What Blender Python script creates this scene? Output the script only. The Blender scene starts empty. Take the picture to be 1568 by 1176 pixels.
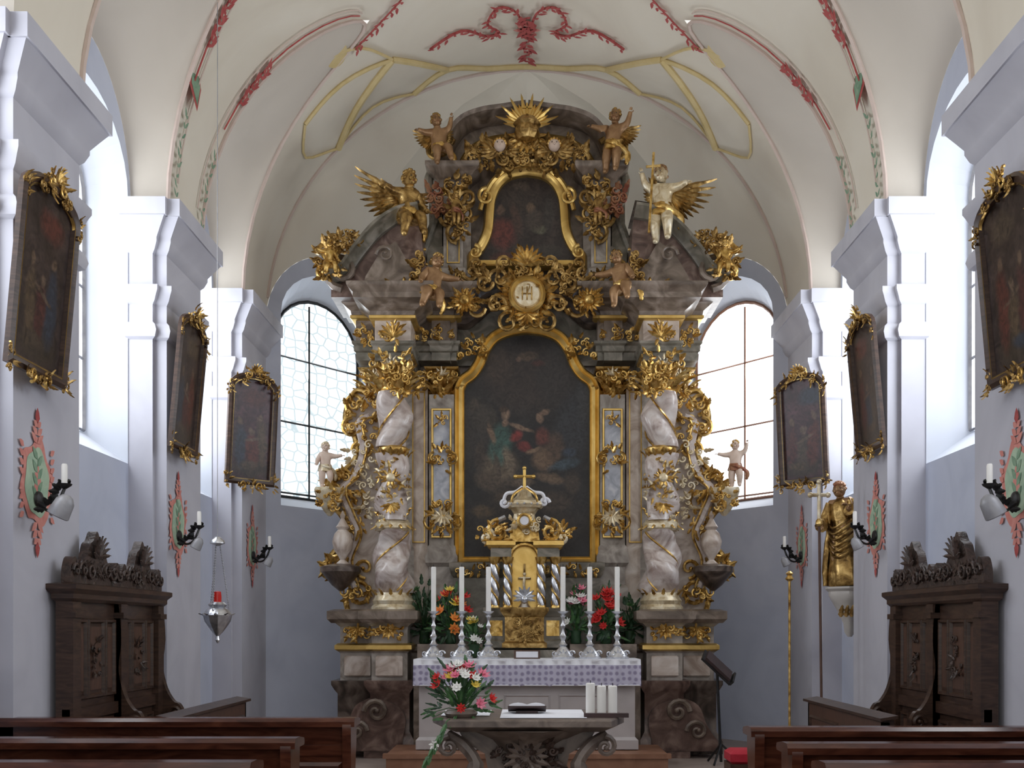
import bpy, bmesh, math, random
from mathutils import Vector, Matrix
from mathutils.geometry import tessellate_polygon
random.seed(7)
V=Vector
pi=math.pi
# ------------------------------------------------------------------ materials
def newmat(name):
    m=bpy.data.materials.new(name); m.use_nodes=True
    nt=m.node_tree; b=nt.nodes['Principled BSDF']
    return m,nt,b
def C(c): return (c[0],c[1],c[2],1)
def pos(nt):
    g=nt.nodes.new('ShaderNodeNewGeometry'); return g.outputs['Position']
def noise_mat(name,cols,scale=4,dist=1.0,rough=.5,metal=0,detail=6,bump=0,stretch=None,spread=(.3,.5,.7)):
    m,nt,b=newmat(name)
    n=nt.nodes.new('ShaderNodeTexNoise'); n.inputs['Scale'].default_value=scale
    n.inputs['Detail'].default_value=detail; n.inputs['Distortion'].default_value=dist
    p=pos(nt)
    if stretch:
        mp=nt.nodes.new('ShaderNodeMapping'); mp.inputs['Scale'].default_value=stretch
        nt.links.new(p,mp.inputs['Vector']); p=mp.outputs[0]
    nt.links.new(p,n.inputs['Vector'])
    r=nt.nodes.new('ShaderNodeValToRGB'); e=r.color_ramp.elements
    k=len(cols)
    ps=spread if k==3 else [ .3+.4*i/max(1,k-1) for i in range(k)]
    e[0].position=ps[0]; e[0].color=C(cols[0]); e[1].position=ps[-1]; e[1].color=C(cols[-1])
    for i in range(1,k-1):
        x=e.new(ps[i]); x.color=C(cols[i])
    nt.links.new(n.outputs['Fac'],r.inputs[0]); nt.links.new(r.outputs[0],b.inputs['Base Color'])
    b.inputs['Roughness'].default_value=rough; b.inputs['Metallic'].default_value=metal
    if bump:
        bp=nt.nodes.new('ShaderNodeBump'); bp.inputs['Strength'].default_value=bump; bp.inputs['Distance'].default_value=.02
        nt.links.new(n.outputs['Fac'],bp.inputs['Height']); nt.links.new(bp.outputs[0],b.inputs['Normal'])
    return m
MAT={}
def A_(name,*a,**k): MAT[name]=noise_mat(name,*a,**k)
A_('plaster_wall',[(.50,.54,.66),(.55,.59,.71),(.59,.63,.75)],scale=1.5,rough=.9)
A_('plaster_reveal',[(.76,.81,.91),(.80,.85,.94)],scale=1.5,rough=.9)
A_('plaster_pilaster',[(.47,.47,.53),(.52,.52,.58),(.56,.56,.62)],scale=1.5,rough=.85)
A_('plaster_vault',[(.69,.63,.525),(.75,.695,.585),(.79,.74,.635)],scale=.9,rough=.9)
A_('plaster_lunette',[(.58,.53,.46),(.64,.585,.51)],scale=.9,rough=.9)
A_('gold',[(.20,.095,.02),(.62,.39,.11),(.92,.68,.28)],scale=14,dist=.6,rough=.34,metal=.85,bump=.4)
A_('gold_old',[(.10,.05,.015),(.38,.235,.075),(.74,.51,.20)],scale=13,dist=.6,rough=.38,metal=.8,bump=.5)
A_('gold_frame',[(.58,.37,.10),(.82,.58,.20)],scale=6,rough=.3,metal=.8)
A_('gold_pale',[(.50,.38,.21),(.76,.65,.44),(.90,.84,.68)],scale=12,rough=.4,metal=.45,bump=.3)
A_('silver',[(.45,.46,.5),(.80,.82,.86)],scale=16,rough=.28,metal=.85)
A_('marble_dark',[(.03,.022,.018),(.09,.065,.052),(.20,.155,.125)],scale=3.2,dist=2.5,rough=.28)
A_('marble_red',[(.06,.034,.028),(.14,.085,.068),(.27,.19,.155)],scale=3.6,dist=2.5,rough=.28)
A_('marble_brown',[(.09,.065,.048),(.19,.145,.11),(.34,.275,.225)],scale=3.2,dist=2.4,rough=.3)
A_('marble_green',[(.09,.078,.055),(.17,.155,.12),(.31,.275,.225)],scale=3.5,dist=2.4,rough=.3)
A_('marble_gray',[(.20,.17,.145),(.35,.31,.27),(.52,.475,.43)],scale=3,dist=2.6,rough=.3)
A_('marble_cream',[(.38,.29,.23),(.58,.49,.42),(.74,.67,.61)],scale=2.8,dist=3,rough=.3)
A_('marble_column',[(.34,.26,.23),(.58,.50,.46),(.76,.71,.68)],scale=3.4,dist=3.0,rough=.22)
A_('marble_blue',[(.30,.33,.39),(.48,.51,.58),(.66,.68,.72)],scale=4,dist=2.5,rough=.3)
A_('flesh_stone',[(.66,.50,.40),(.76,.62,.52)],scale=8,rough=.5)
A_('flesh_gilt',[(.24,.13,.06),(.43,.26,.13)],scale=10,rough=.4,metal=.45)
A_('wood_dark',[(.026,.013,.009),(.050,.026,.017),(.080,.043,.028)],scale=5,dist=1.5,rough=.35,stretch=(1,1,6))
A_('wood_panel',[(.065,.033,.021),(.115,.058,.039)],scale=5,dist=1.5,rough=.4,stretch=(1,6,1))
A_('wood_pew',[(.038,.011,.006),(.072,.022,.012),(.11,.037,.019)],scale=4,dist=1.2,rough=.18,stretch=(1,5,5))
A_('wood_step',[(.20,.09,.05),(.30,.15,.09)],scale=4,rough=.5)
A_('carving_dark',[(.022,.014,.011),(.085,.052,.04)],scale=20,rough=.45,bump=.6)
A_('iron_black',[(.015,.015,.016),(.03,.03,.03)],scale=8,rough=.45,metal=.3)
A_('iron_grey',[(.25,.25,.27),(.38,.38,.40)],scale=8,rough=.5,metal=.3)
A_('candle_wax',[(.85,.84,.80),(.9,.89,.86)],scale=4,rough=.5)
A_('linen_white',[(.78,.79,.84),(.84,.85,.9)],scale=9,rough=.85)
A_('mensa_front',[(.42,.385,.38),(.52,.485,.48)],scale=2.5,rough=.6)
A_('stone_table',[(.09,.07,.06),(.155,.12,.10),(.23,.185,.155)],scale=6,dist=1.5,rough=.35)
A_('stone_floor',[(.30,.24,.21),(.38,.31,.27)],scale=3,rough=.5)
A_('stone_light',[(.50,.48,.45),(.60,.57,.54)],scale=4,rough=.7)
A_('leaf_green',[(.03,.09,.03),(.07,.18,.05)],scale=20,rough=.5)
A_('leaf_dark',[(.012,.04,.018),(.03,.08,.03)],scale=20,rough=.5)
A_('petal_red',[(.55,.02,.02),(.75,.05,.04)],scale=20,rough=.6)
A_('petal_pink',[(.75,.15,.25),(.85,.35,.45)],scale=20,rough=.6)
A_('petal_orange',[(.85,.22,.05),(.9,.4,.08)],scale=20,rough=.6)
A_('petal_yellow',[(.85,.65,.08),(.9,.75,.2)],scale=20,rough=.6)
A_('petal_white',[(.85,.85,.8),(.9,.9,.88)],scale=20,rough=.6)
A_('paint_ochre',[(.62,.49,.23),(.70,.57,.31)],scale=6,rough=.9)
A_('paint_rose',[(.60,.48,.42),(.65,.54,.48)],scale=6,rough=.9)
A_('paint_red',[(.36,.055,.055),(.50,.12,.11)],scale=12,rough=.9)
A_('paint_salmon',[(.58,.20,.17),(.70,.32,.27)],scale=12,rough=.9)
A_('paint_green',[(.14,.26,.17),(.28,.40,.28)],scale=12,rough=.9)
A_('paint_mint',[(.32,.46,.34),(.48,.60,.44)],scale=9,rough=.9)
A_('ruby_glass',[(.45,.01,.01),(.6,.03,.02)],scale=4,rough=.1)
A_('cloth_red',[(.35,.01,.02),(.45,.02,.04)],scale=9,rough=.9)
A_('book_dark',[(.03,.02,.02),(.06,.03,.03)],scale=9,rough=.6)
A_('canvas_back',[(.02,.02,.02),(.03,.02,.02)],scale=9,rough=.8)
A_('robe_red',[(.22,.05,.03),(.45,.24,.12)],scale=8,rough=.4,metal=.3)
def emis(name,col,st,honey=False):
    m,nt,b=newmat(name)
    b.inputs['Base Color'].default_value=C((.8,.8,.8))
    b.inputs['Emission Strength'].default_value=st
    b.inputs['Emission Color'].default_value=C(col)
    if honey:
        v=nt.nodes.new('ShaderNodeTexVoronoi'); v.feature='DISTANCE_TO_EDGE'; v.inputs['Scale'].default_value=8.0
        v.inputs['Randomness'].default_value=.55
        mp=nt.nodes.new('ShaderNodeMapping'); mp.inputs['Scale'].default_value=(1.2,.001,1)
        nt.links.new(pos(nt),mp.inputs[0]); nt.links.new(mp.outputs[0],v.inputs['Vector'])
        r=nt.nodes.new('ShaderNodeValToRGB'); e=r.color_ramp.elements
        e[0].position=.04; e[0].color=C((.30,.38,.41)); e[1].position=.12; e[1].color=C(col)
        nt.links.new(v.outputs['Distance'],r.inputs[0]); nt.links.new(r.outputs[0],b.inputs['Emission Color'])
    MAT[name]=m
emis('window_glass',(.96,.98,1),3.2)
emis('window_glass_leaded',(.88,.94,.97),1.5,True)
def lace():
    m,nt,b=newmat('lace_cloth')
    v=nt.nodes.new('ShaderNodeTexVoronoi'); v.inputs['Scale'].default_value=17; v.inputs['Randomness'].default_value=.25
    mp=nt.nodes.new('ShaderNodeMapping'); mp.inputs['Scale'].default_value=(1,0.001,1)
    nt.links.new(pos(nt),mp.inputs[0]); nt.links.new(mp.outputs[0],v.inputs['Vector'])
    r=nt.nodes.new('ShaderNodeValToRGB'); e=r.color_ramp.elements
    e[0].position=.22; e[0].color=C((.30,.27,.40)); e[1].position=.42; e[1].color=C((.56,.54,.67))
    nt.links.new(v.outputs['Distance'],r.inputs[0]); nt.links.new(r.outputs[0],b.inputs['Base Color'])
    b.inputs['Roughness'].default_value=.9; MAT['lace_cloth']=m
lace()
# oil painting: dark canvas with figure patches. blobs: (a,z,ra,rz,color[,rot])
def painting(name,bg,blobs,axis='X',rough=.45,warp=.13,edge=(.6,1.12),gain=1.0):
    m,nt,b=newmat(name)
    p=pos(nt)
    n=nt.nodes.new('ShaderNodeTexNoise'); n.inputs['Scale'].default_value=7; n.inputs['Detail'].default_value=8
    nt.links.new(p,n.inputs['Vector'])
    sub=nt.nodes.new('ShaderNodeVectorMath'); sub.operation='SUBTRACT'; sub.inputs[1].default_value=(.5,.5,.5)
    nt.links.new(n.outputs['Color'],sub.inputs[0])
    sc=nt.nodes.new('ShaderNodeVectorMath'); sc.operation='SCALE'; sc.inputs['Scale'].default_value=warp
    nt.links.new(sub.outputs[0],sc.inputs[0])
    ad=nt.nodes.new('ShaderNodeVectorMath'); ad.operation='ADD'
    nt.links.new(p,ad.inputs[0]); nt.links.new(sc.outputs[0],ad.inputs[1])
    r=nt.nodes.new('ShaderNodeValToRGB'); e=r.color_ramp.elements
    e[0].position=.35; e[0].color=C(bg); e[1].position=.75; e[1].color=C([c*2.0+.008 for c in bg])
    nt.links.new(n.outputs['Fac'],r.inputs[0])
    cur=r.outputs[0]
    for bl in blobs:
        a,z,ra,rz,col=bl[:5]; rot=bl[5] if len(bl)>5 else 0
        mp=nt.nodes.new('ShaderNodeVectorMath'); mp.operation='SUBTRACT'
        mp.inputs[1].default_value=(a,0,z) if axis=='X' else (0,a,z)
        nt.links.new(ad.outputs[0],mp.inputs[0]); o=mp.outputs[0]
        if rot:
            vr=nt.nodes.new('ShaderNodeVectorRotate'); vr.rotation_type='AXIS_ANGLE'
            vr.inputs['Axis'].default_value=(0,1,0) if axis=='X' else (1,0,0); vr.inputs['Angle'].default_value=rot
            nt.links.new(o,vr.inputs['Vector']); o=vr.outputs[0]
        ml=nt.nodes.new('ShaderNodeVectorMath'); ml.operation='MULTIPLY'
        ml.inputs[1].default_value=(1/ra,0,1/rz) if axis=='X' else (0,1/ra,1/rz)
        nt.links.new(o,ml.inputs[0])
        ln=nt.nodes.new('ShaderNodeVectorMath'); ln.operation='LENGTH'; nt.links.new(ml.outputs[0],ln.inputs[0])
        mr=nt.nodes.new('ShaderNodeMapRange'); mr.inputs['From Min'].default_value=edge[0]; mr.inputs['From Max'].default_value=edge[1]
        mr.inputs['To Min'].default_value=.9; mr.inputs['To Max'].default_value=0
        nt.links.new(ln.outputs['Value'],mr.inputs['Value'])
        mx=nt.nodes.new('ShaderNodeMix'); mx.data_type='RGBA'
        nt.links.new(mr.outputs[0],mx.inputs[0]); nt.links.new(cur,mx.inputs[6]); mx.inputs[7].default_value=C([c*gain for c in col])
        cur=mx.outputs[2]
    # brushwork / craquelure variation over everything
    n2=nt.nodes.new('ShaderNodeTexNoise'); n2.inputs['Scale'].default_value=16; n2.inputs['Detail'].default_value=8; n2.inputs['Distortion'].default_value=1.5
    nt.links.new(p,n2.inputs['Vector'])
    mr=nt.nodes.new('ShaderNodeMapRange'); mr.inputs['From Min'].default_value=.3; mr.inputs['From Max'].default_value=.7; mr.inputs['To Min'].default_value=.45; mr.inputs['To Max'].default_value=1.35
    nt.links.new(n2.outputs['Fac'],mr.inputs['Value'])
    sc2=nt.nodes.new('ShaderNodeVectorMath'); sc2.operation='SCALE'; nt.links.new(cur,sc2.inputs[0]); nt.links.new(mr.outputs[0],sc2.inputs['Scale'])
    nt.links.new(sc2.outputs[0],b.inputs['Base Color']); b.inputs['Roughness'].default_value=rough
    MAT[name]=m
# ------------------------------------------------------------------ geometry kit
def root(name,loc):
    e=bpy.data.objects.new(name,None); e.empty_display_size=.1; e.location=loc
    bpy.context.scene.collection.objects.link(e); return e
class G:
    def __init__(s): s.v=[];s.f=[];s.m=[];s.M=Matrix.Identity(4)
    def add(s,vs,fs,mat):
        o=len(s.v); s.v+=[s.M@V(p) for p in vs]; s.f+=[[i+o for i in f] for f in fs]; s.m+=[mat]*len(fs)
    def mirror(s):
        o=len(s.v); nf=len(s.f)
        s.v+=[V((-p.x,p.y,p.z)) for p in s.v]
        s.f+=[[i+o for i in reversed(f)] for f in s.f[:nf]]; s.m+=s.m[:nf]
    def flipx(s):
        s.v=[V((-p.x,p.y,p.z)) for p in s.v]; s.f=[list(reversed(f)) for f in s.f]
    def obj(s,name,parent=None,angle=38,smooth=True):
        if not s.v: return None
        lo=V([min(p[i] for p in s.v) for i in range(3)]); hi=V([max(p[i] for p in s.v) for i in range(3)])
        c=V(((lo.x+hi.x)/2,(lo.y+hi.y)/2,lo.z))
        me=bpy.data.meshes.new(name); me.from_pydata([p-c for p in s.v],[],s.f)
        names=[]
        for n in s.m:
            if n not in names: names.append(n)
        for n in names: me.materials.append(MAT[n])
        idx={n:i for i,n in enumerate(names)}
        me.polygons.foreach_set('material_index',[idx[n] for n in s.m])
        me.update()
        bm=bmesh.new(); bm.from_mesh(me); bmesh.ops.recalc_face_normals(bm,faces=bm.faces); bm.to_mesh(me); bm.free()
        if smooth:
            me.shade_smooth(); me.set_sharp_from_angle(angle=math.radians(angle))
        o=bpy.data.objects.new(name,me); bpy.context.scene.collection.objects.link(o)
        o.location=c
        if parent:
            o.parent=parent; o.location=c-V(parent.location)
        return o
def box(g,x0,x1,y0,y1,z0,z1,mat):
    g.add([(x0,y0,z0),(x1,y0,z0),(x1,y1,z0),(x0,y1,z0),(x0,y0,z1),(x1,y0,z1),(x1,y1,z1),(x0,y1,z1)],
          [(0,3,2,1),(4,5,6,7),(0,1,5,4),(1,2,6,5),(2,3,7,6),(3,0,4,7)],mat)
def poly_tris(pts2, holes=[]):
    loops=[[V((p[0],p[1],0)) for p in pts2]]+[[V((p[0],p[1],0)) for p in h] for h in holes]
    return tessellate_polygon(loops)
def prism(g,out,y0,y1,mat,holes=[],sidemat=None):
    allp=list(out)
    for h in holes: allp+=list(h)
    n=len(allp)
    tr=poly_tris(out,holes)
    vs=[(p[0],y0,p[1]) for p in allp]+[(p[0],y1,p[1]) for p in allp]
    fs=[tuple(t) for t in tr]+[tuple(i+n for i in reversed(t)) for t in tr]
    g.add(vs,fs,mat)
    fs=[];o=0
    for lp in [out]+list(holes):
        k=len(lp)
        for i in range(k): a=o+i;b=o+(i+1)%k; fs.append((a,b,b+n,a+n))
        o+=k
    g.add(vs,fs,sidemat or mat)
def plan_stack(g,poly,prof,mat,cap=True,xmax=None):
    n=len(poly)
    def off(d):
        r=[]
        for i in range(n):
            p0=V(poly[i-1]);p=V(poly[i]);p1=V(poly[(i+1)%n])
            a=(p-p0).normalized();b=(p1-p).normalized()
            na=V((a.y,-a.x));nb=V((b.y,-b.x)); mm=(na+nb)
            k=1+na.dot(nb); mm=mm/k if k>.2 else mm
            q=p+mm*d
            if xmax is not None: q.x=min(q.x,xmax)
            r.append(q)
        return r
    vs=[];fs=[]
    for d,z in prof:
        vs+=[(q.x,q.y,z) for q in off(d)]
    for j in range(len(prof)-1):
        for i in range(n):
            a=j*n+i;b=j*n+(i+1)%n; fs.append((a,b,b+n,a+n))
    if cap:
        fs.append(tuple(reversed(range(n)))); k=(len(prof)-1)*n; fs.append(tuple(range(k,k+n)))
    g.add(vs,fs,mat)
def rect(x0,x1,y0,y1): return [(x0,y0),(x1,y0),(x1,y1),(x0,y1)]
def lathe(g,c,prof,mat,seg=16,mod=None,sy=1.0,ctr=None):
    vs=[];fs=[]
    for j,(r,z) in enumerate(prof):
        ox,oy=ctr(z) if ctr else (0,0)
        for i in range(seg):
            a=2*pi*i/seg; rr=r*(mod(a,z) if mod else 1)
            vs.append((c[0]+ox+rr*math.cos(a),c[1]+oy+sy*rr*math.sin(a),c[2]+z))
    for j in range(len(prof)-1):
        for i in range(seg):
            a=j*seg+i;b=j*seg+(i+1)%seg; fs.append((a,b,b+seg,a+seg))
    fs.append(tuple(reversed(range(seg)))); k=(len(prof)-1)*seg; fs.append(tuple(range(k,k+seg)))
    g.add(vs,fs,mat)
def sphere(g,c,r,mat,sx=1,sy=1,sz=1,u=10,v=7):
    vs=[(c[0],c[1],c[2]-r*sz)];fs=[]
    for j in range(1,v):
        t=-pi/2+pi*j/v
        for i in range(u):
            a=2*pi*i/u; vs.append((c[0]+r*sx*math.cos(t)*math.cos(a),c[1]+r*sy*math.cos(t)*math.sin(a),c[2]+r*sz*math.sin(t)))
    vs.append((c[0],c[1],c[2]+r*sz)); top=len(vs)-1
    for i in range(u): fs.append((0,1+(i+1)%u,1+i))
    for j in range(v-2):
        for i in range(u):
            a=1+j*u+i;b=1+j*u+(i+1)%u; fs.append((a,b,b+u,a+u))
    k=1+(v-2)*u
    for i in range(u): fs.append((k+i,k+(i+1)%u,top))
    g.add(vs,fs,mat)
def cr(pts,n=6):
    P_=[V(p) for p in pts]; out=[]
    for i in range(len(P_)-1):
        p0=P_[max(0,i-1)];p1=P_[i];p2=P_[i+1];p3=P_[min(len(P_)-1,i+2)]
        for k in range(n):
            t=k/n
            out.append(.5*((2*p1)+(p2-p0)*t+(2*p0-5*p1+4*p2-p3)*t*t+(3*p1-p0-3*p2+p3)*t**3))
    out.append(P_[-1]); return out
def tube(g,pts,rad,mat,seg=6,flat=1.0):
    pts=[V(p) for p in pts]; n=len(pts)
    if not hasattr(rad,'__len__'): rad=[rad]*n
    vs=[];fs=[]; prevn=None
    for i,p in enumerate(pts):
        t=(pts[min(n-1,i+1)]-pts[max(0,i-1)])
        if t.length<1e-9: t=V((0,0,1))
        t.normalize()
        if prevn is None:
            u=V((0,1,0)) if abs(t.y)<.9 else V((1,0,0)); nn=(u-t*u.dot(t)).normalized()
        else:
            nn=prevn-t*prevn.dot(t); nn=nn.normalized() if nn.length>1e-6 else V((1,0,0))
        prevn=nn; bb=t.cross(nn)
        for k in range(seg):
            a=2*pi*k/seg; vs.append(p+nn*math.cos(a)*rad[i]*flat+bb*math.sin(a)*rad[i])
    for i in range(n-1):
        for k in range(seg):
            a=i*seg+k;b=i*seg+(k+1)%seg; fs.append((a,b,b+seg,a+seg))
    fs.append(tuple(reversed(range(seg)))); fs.append(tuple(range((n-1)*seg,n*seg)))
    g.add(vs,fs,mat)
def sweep(g,path,prof,mat,n=V((0,-1,0)),closed=False):
    path=[V(p) for p in path]; L=len(path); k=len(prof); vs=[];fs=[]
    for i,p in enumerate(path):
        if closed: a=(p-path[i-1]).normalized(); b=(path[(i+1)%L]-p).normalized()
        else:
            a=(p-path[max(0,i-1)]); b=(path[min(L-1,i+1)]-p)
            if a.length<1e-9:a=b
            if b.length<1e-9:b=a
            a.normalize(); b.normalize()
        sa=a.cross(n); sb=b.cross(n); s=sa+sb; q=1+sa.dot(sb); s=s/q if q>.25 else s.normalized()
        for (u,w) in prof: vs.append(p+s*u+n*w)
    R=L if closed else L-1
    for i in range(R):
        for j in range(k):
            j2=(j+1)%k; a=i*k+j;b=i*k+j2;c=((i+1)%L)*k+j2;d=((i+1)%L)*k+j; fs.append((a,b,c,d))
    if not closed: fs.append(tuple(range(k))); fs.append(tuple(reversed(range((L-1)*k,L*k))))
    g.add(vs,fs,mat)
def leaf(g,p,d,n,L,W,mat,curl=.25):
    p=V(p);d=V(d).normalized();n=V(n);n=n-d*n.dot(d)
    if n.length<1e-4: n=V((0,0,1)) if abs(d.z)<.9 else V((1,0,0)); n=n-d*n.dot(d)
    n.normalize(); s=d.cross(n); vs=[]
    for t,w in ((0,.18),(.22,.5),(.38,.34),(.58,.44),(.72,.26),(.88,.2),(1,.02)):
        c=p+d*L*t+n*(curl*L*t*t)
        vs+=[c-s*W*w-n*W*.1,c+n*W*.13,c+s*W*w-n*W*.1]
    fs=[]
    for i in range(6):
        a=i*3; fs+=[(a,a+1,a+4,a+3),(a+1,a+2,a+5,a+4)]
    g.add(vs,fs,mat)
def flatleaf(g,p,d,n,L,W,mat):
    p=V(p);d=V(d).normalized();n=V(n).normalized();s=d.cross(n)
    vs=[p,p+d*L*.35+s*W*.5,p+d*L*.7+s*W*.35,p+d*L,p+d*L*.7-s*W*.35,p+d*L*.35-s*W*.5]
    g.add(vs,[(0,1,2,3,4,5)],mat)
GM=['gold']
def scroll(g,x,y,z,r,a0,turns,dr,th,mat=None,seg=6,out=.3):
    mat=mat or GM[0]
    n=int(10*turns)+4; pts=[];rd=[]
    for i in range(n+1):
        t=i/n; a=a0+dr*t*turns*2*pi; q=r*(1-.86*t)
        pts.append((x+q*math.cos(a),y-out*r*t,z+q*math.sin(a))); rd.append(th*(1-.45*t))
    tube(g,pts,rd,mat,seg); sphere(g,pts[-1],th*.9,mat,u=8,v=5)
def gilt(g,x,y,z,w,h,n,mat=None,sz=.06,rnd=None,depth=.04):
    mat=mat or GM[0]
    rnd=rnd or random
    for i in range(n):
        a=rnd.uniform(0,2*pi); q=math.sqrt(rnd.random())
        cx=x+math.cos(a)*q*w/2; cz=z+math.sin(a)*q*h/2; cy=y-rnd.uniform(0,depth)
        k=rnd.random()
        if k<.4: scroll(g,cx,cy,cz,sz*rnd.uniform(.4,.8),rnd.uniform(0,6.28),rnd.uniform(.8,1.3),rnd.choice((-1,1)),sz*.2,mat,seg=5)
        elif k<.92:
            a2=a+rnd.uniform(-.9,.9)
            leaf(g,(cx,cy,cz),(math.cos(a2),-.25,math.sin(a2)),(0,-1,0),sz*rnd.uniform(1,1.9),sz*rnd.uniform(.6,.9),mat,curl=rnd.uniform(.1,.5))
        else: sphere(g,(cx,cy,cz),sz*.25,mat,u=7,v=5)
def fan(g,x,y,z,r,a0,a1,n,mat,W=.35,curl=.25):
    for i in range(n):
        a=a0+(a1-a0)*i/(n-1); leaf(g,(x,y,z),(math.cos(a),-.15,math.sin(a)),(0,-1,0),r,r*W,mat,curl=curl)
# ------------------------------------------------------------------ figures (one skinned body each)
def figure(name,base,h,mat='gold',face=0,pose=None,wings=None,drape='gold',hair='gold',adult=False,headturn=0,tilt=0,robe=False,wingmat=None):
    J=dict(pelvis=(0,0,.46),waist=(0,.005,.555),chest=(0,0,.67),neck=(0,0,.775),hd=(0,-.01,.83),
       shL=(.10,0,.725),elL=(.165,.0,.60),wrL=(.20,-.09,.51),haL=(.205,-.125,.50),
       shR=(-.10,0,.725),elR=(-.165,.0,.60),wrR=(-.20,-.09,.51),haR=(-.205,-.125,.50),
       hiL=(.058,0,.43),knL=(.075,-.04,.24),anL=(.07,.0,.05),toL=(.08,-.075,.02),
       hiR=(-.058,0,.43),knR=(-.075,-.04,.24),anR=(-.07,.0,.05),toR=(-.08,-.075,.02))
    if adult:
        for k,z in dict(pelvis=.52,waist=.61,chest=.72,neck=.83,hd=.87,shL=.80,shR=.80,elL=.64,elR=.64,wrL=.53,wrR=.53,haL=.50,haR=.50,hiL=.49,hiR=.49,knL=.27,knR=.27).items():
            J[k]=(J[k][0],J[k][1],z)
    if pose: J.update(pose)
    Rr=dict(pelvis=.125,waist=.112,chest=.125,neck=.052,hd=.065,shL=.070,elL=.056,wrL=.036,haL=.038,hiL=.10,knL=.076,anL=.046,toL=.036)
    k0=.68 if adult else 1
    for k in list(Rr):
        if k.endswith('L'): Rr[k[:-1]+'R']=Rr[k]
    E=[('pelvis','waist'),('waist','chest'),('chest','neck'),('neck','hd')]
    for s in 'LR': E+=[('chest','sh'+s),('sh'+s,'el'+s),('el'+s,'wr'+s),('wr'+s,'ha'+s),('pelvis','hi'+s),('hi'+s,'kn'+s),('kn'+s,'an'+s),('an'+s,'to'+s)]
    M=Matrix.Translation(V(base))@Matrix.Rotation(face,4,'Z')@Matrix.Rotation(tilt,4,'Y')@Matrix.Scale(h,4)
    rt=root(name,base)
    me=bpy.data.meshes.new('body'); bm=bmesh.new(); sk=bm.verts.layers.skin.verify(); vv={}
    for k,p in J.items():
        v=bm.verts.new(M@V(p)-V(base)); v[sk].radius=(Rr[k]*h*k0,)*2; v[sk].use_root=(k=='pelvis'); vv[k]=v
    for a,b in E: bm.edges.new((vv[a],vv[b]))
    bm.to_mesh(me); bm.free(); me.materials.append(MAT[mat])
    o=bpy.data.objects.new('body',me); bpy.context.scene.collection.objects.link(o)
    s=o.modifiers.new('Skin','SKIN'); s.use_smooth_shade=True
    s=o.modifiers.new('Sub','SUBSURF'); s.levels=2; s.render_levels=2
    o.parent=rt
    g=G(); hs=.095 if not adult else .068
    hp=V(J['hd'])+V((0,-.008,hs*.75))
    g.M=M@Matrix.Translation(hp)@Matrix.Rotation(headturn,4,'Z')
    sphere(g,(0,0,0),hs,mat,sx=.86,sy=.95,sz=1.12,u=14,v=10)
    sphere(g,(0,-hs*.45,-hs*.5),hs*.52,mat,u=10,v=7)
    leaf(g,(0,-hs*.92,hs*.18),(0,-.35,-1),(0,-1,0),hs*.42,hs*.3,mat,curl=.1)
    sphere(g,(0,-hs*1.0,-hs*.18),hs*.13,mat,u=7,v=5)
    for sx in (-1,1):
        sphere(g,(sx*hs*.33,-hs*.86,hs*.1),hs*.12,'marble_dark',sz=.6,u=7,v=5)
        sphere(g,(sx*hs*.42,-hs*.74,-hs*.25),hs*.26,mat,u=8,v=6)
        sphere(g,(sx*hs*.86,0,-hs*.05),hs*.2,mat,sx=.4,u=7,v=5)
        tube(g,[(sx*hs*.15,-hs*.93,hs*.28),(sx*hs*.34,-hs*.92,hs*.34),(sx*hs*.52,-hs*.8,hs*.26)],hs*.05,hair,4)
    sphere(g,(0,-hs*.93,-hs*.5),hs*.16,'robe_red',sx=1.2,sy=.5,sz=.45,u=8,v=5)
    rr=random.Random(len(name)*7+int(h*100))
    for i in range(46):
        a=rr.uniform(0,2*pi); t=rr.uniform(-.3,1.4)
        x,y,z=math.cos(t)*math.cos(a),math.cos(t)*math.sin(a),math.sin(t)
        if y<-.35 and z<.55: continue
        sphere(g,(x*hs*.86,y*hs*.95,z*hs*1.08),hs*.26,hair,u=6,v=4)
    g.M=M
    for s,sg in (('L',1),('R',-1)):
        w=V(J['wr'+s]);ha=V(J['ha'+s]); d=(ha-w).normalized(); side=d.cross(V((0,0,1)))
        side=side.normalized() if side.length>.1 else V((1,0,0)); nn=side.cross(d)
        for i,(o2,L) in enumerate(((-.018,.040),(-.006,.048),(.006,.046),(.017,.036))):
            p=ha+side*o2+d*.014
            tube(g,[p,p+d*L*.5-nn*.004,p+d*L*.85-nn*.018],[.0078,.007,.0055],mat,5)
        p=ha-side*.02*sg-d*.012; tube(g,[p,p-side*.02*sg+d*.012,p-side*.026*sg+d*.032],[.009,.008,.006],mat,5)
    pz=V(J['pelvis'])
    if robe:
        def mod(a,z): return 1+.10*math.sin(a*7+z*4)+.06*math.sin(a*13-z*9)
        lathe(g,(0,0,0),[(.15,.0),(.165,.02),(.15,.12),(.13,.28),(.115,.42),(.10,.52),(.085,.6),(.105,.7),(.10,.78),(.05,.83)],drape,28,mod,sy=.85)
        for s,sg in (('L',1),('R',-1)):
            a=V(J['sh'+s]);b=V(J['el'+s]);c=V(J['wr'+s]); tube(g,cr([a,b,(b+c)/2,c],3),[.05]*3+[.052]*3+[.06]*3+[.062],drape,10)
        for i in range(9):
            a=-.4+i*(pi+.8)/8
            x=math.cos(a)*.13;y=math.sin(a)*.1
            tube(g,cr([(x*.8,y*.8,.8),(x*1.1,y*1.2+.01,.5),(x*1.4+.02*math.sin(i*2),y*1.4,.2),(x*1.5,y*1.5,.02)],4),[.022]*5+[.03]*5+[.026]*3,'gold_old',6)
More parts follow.
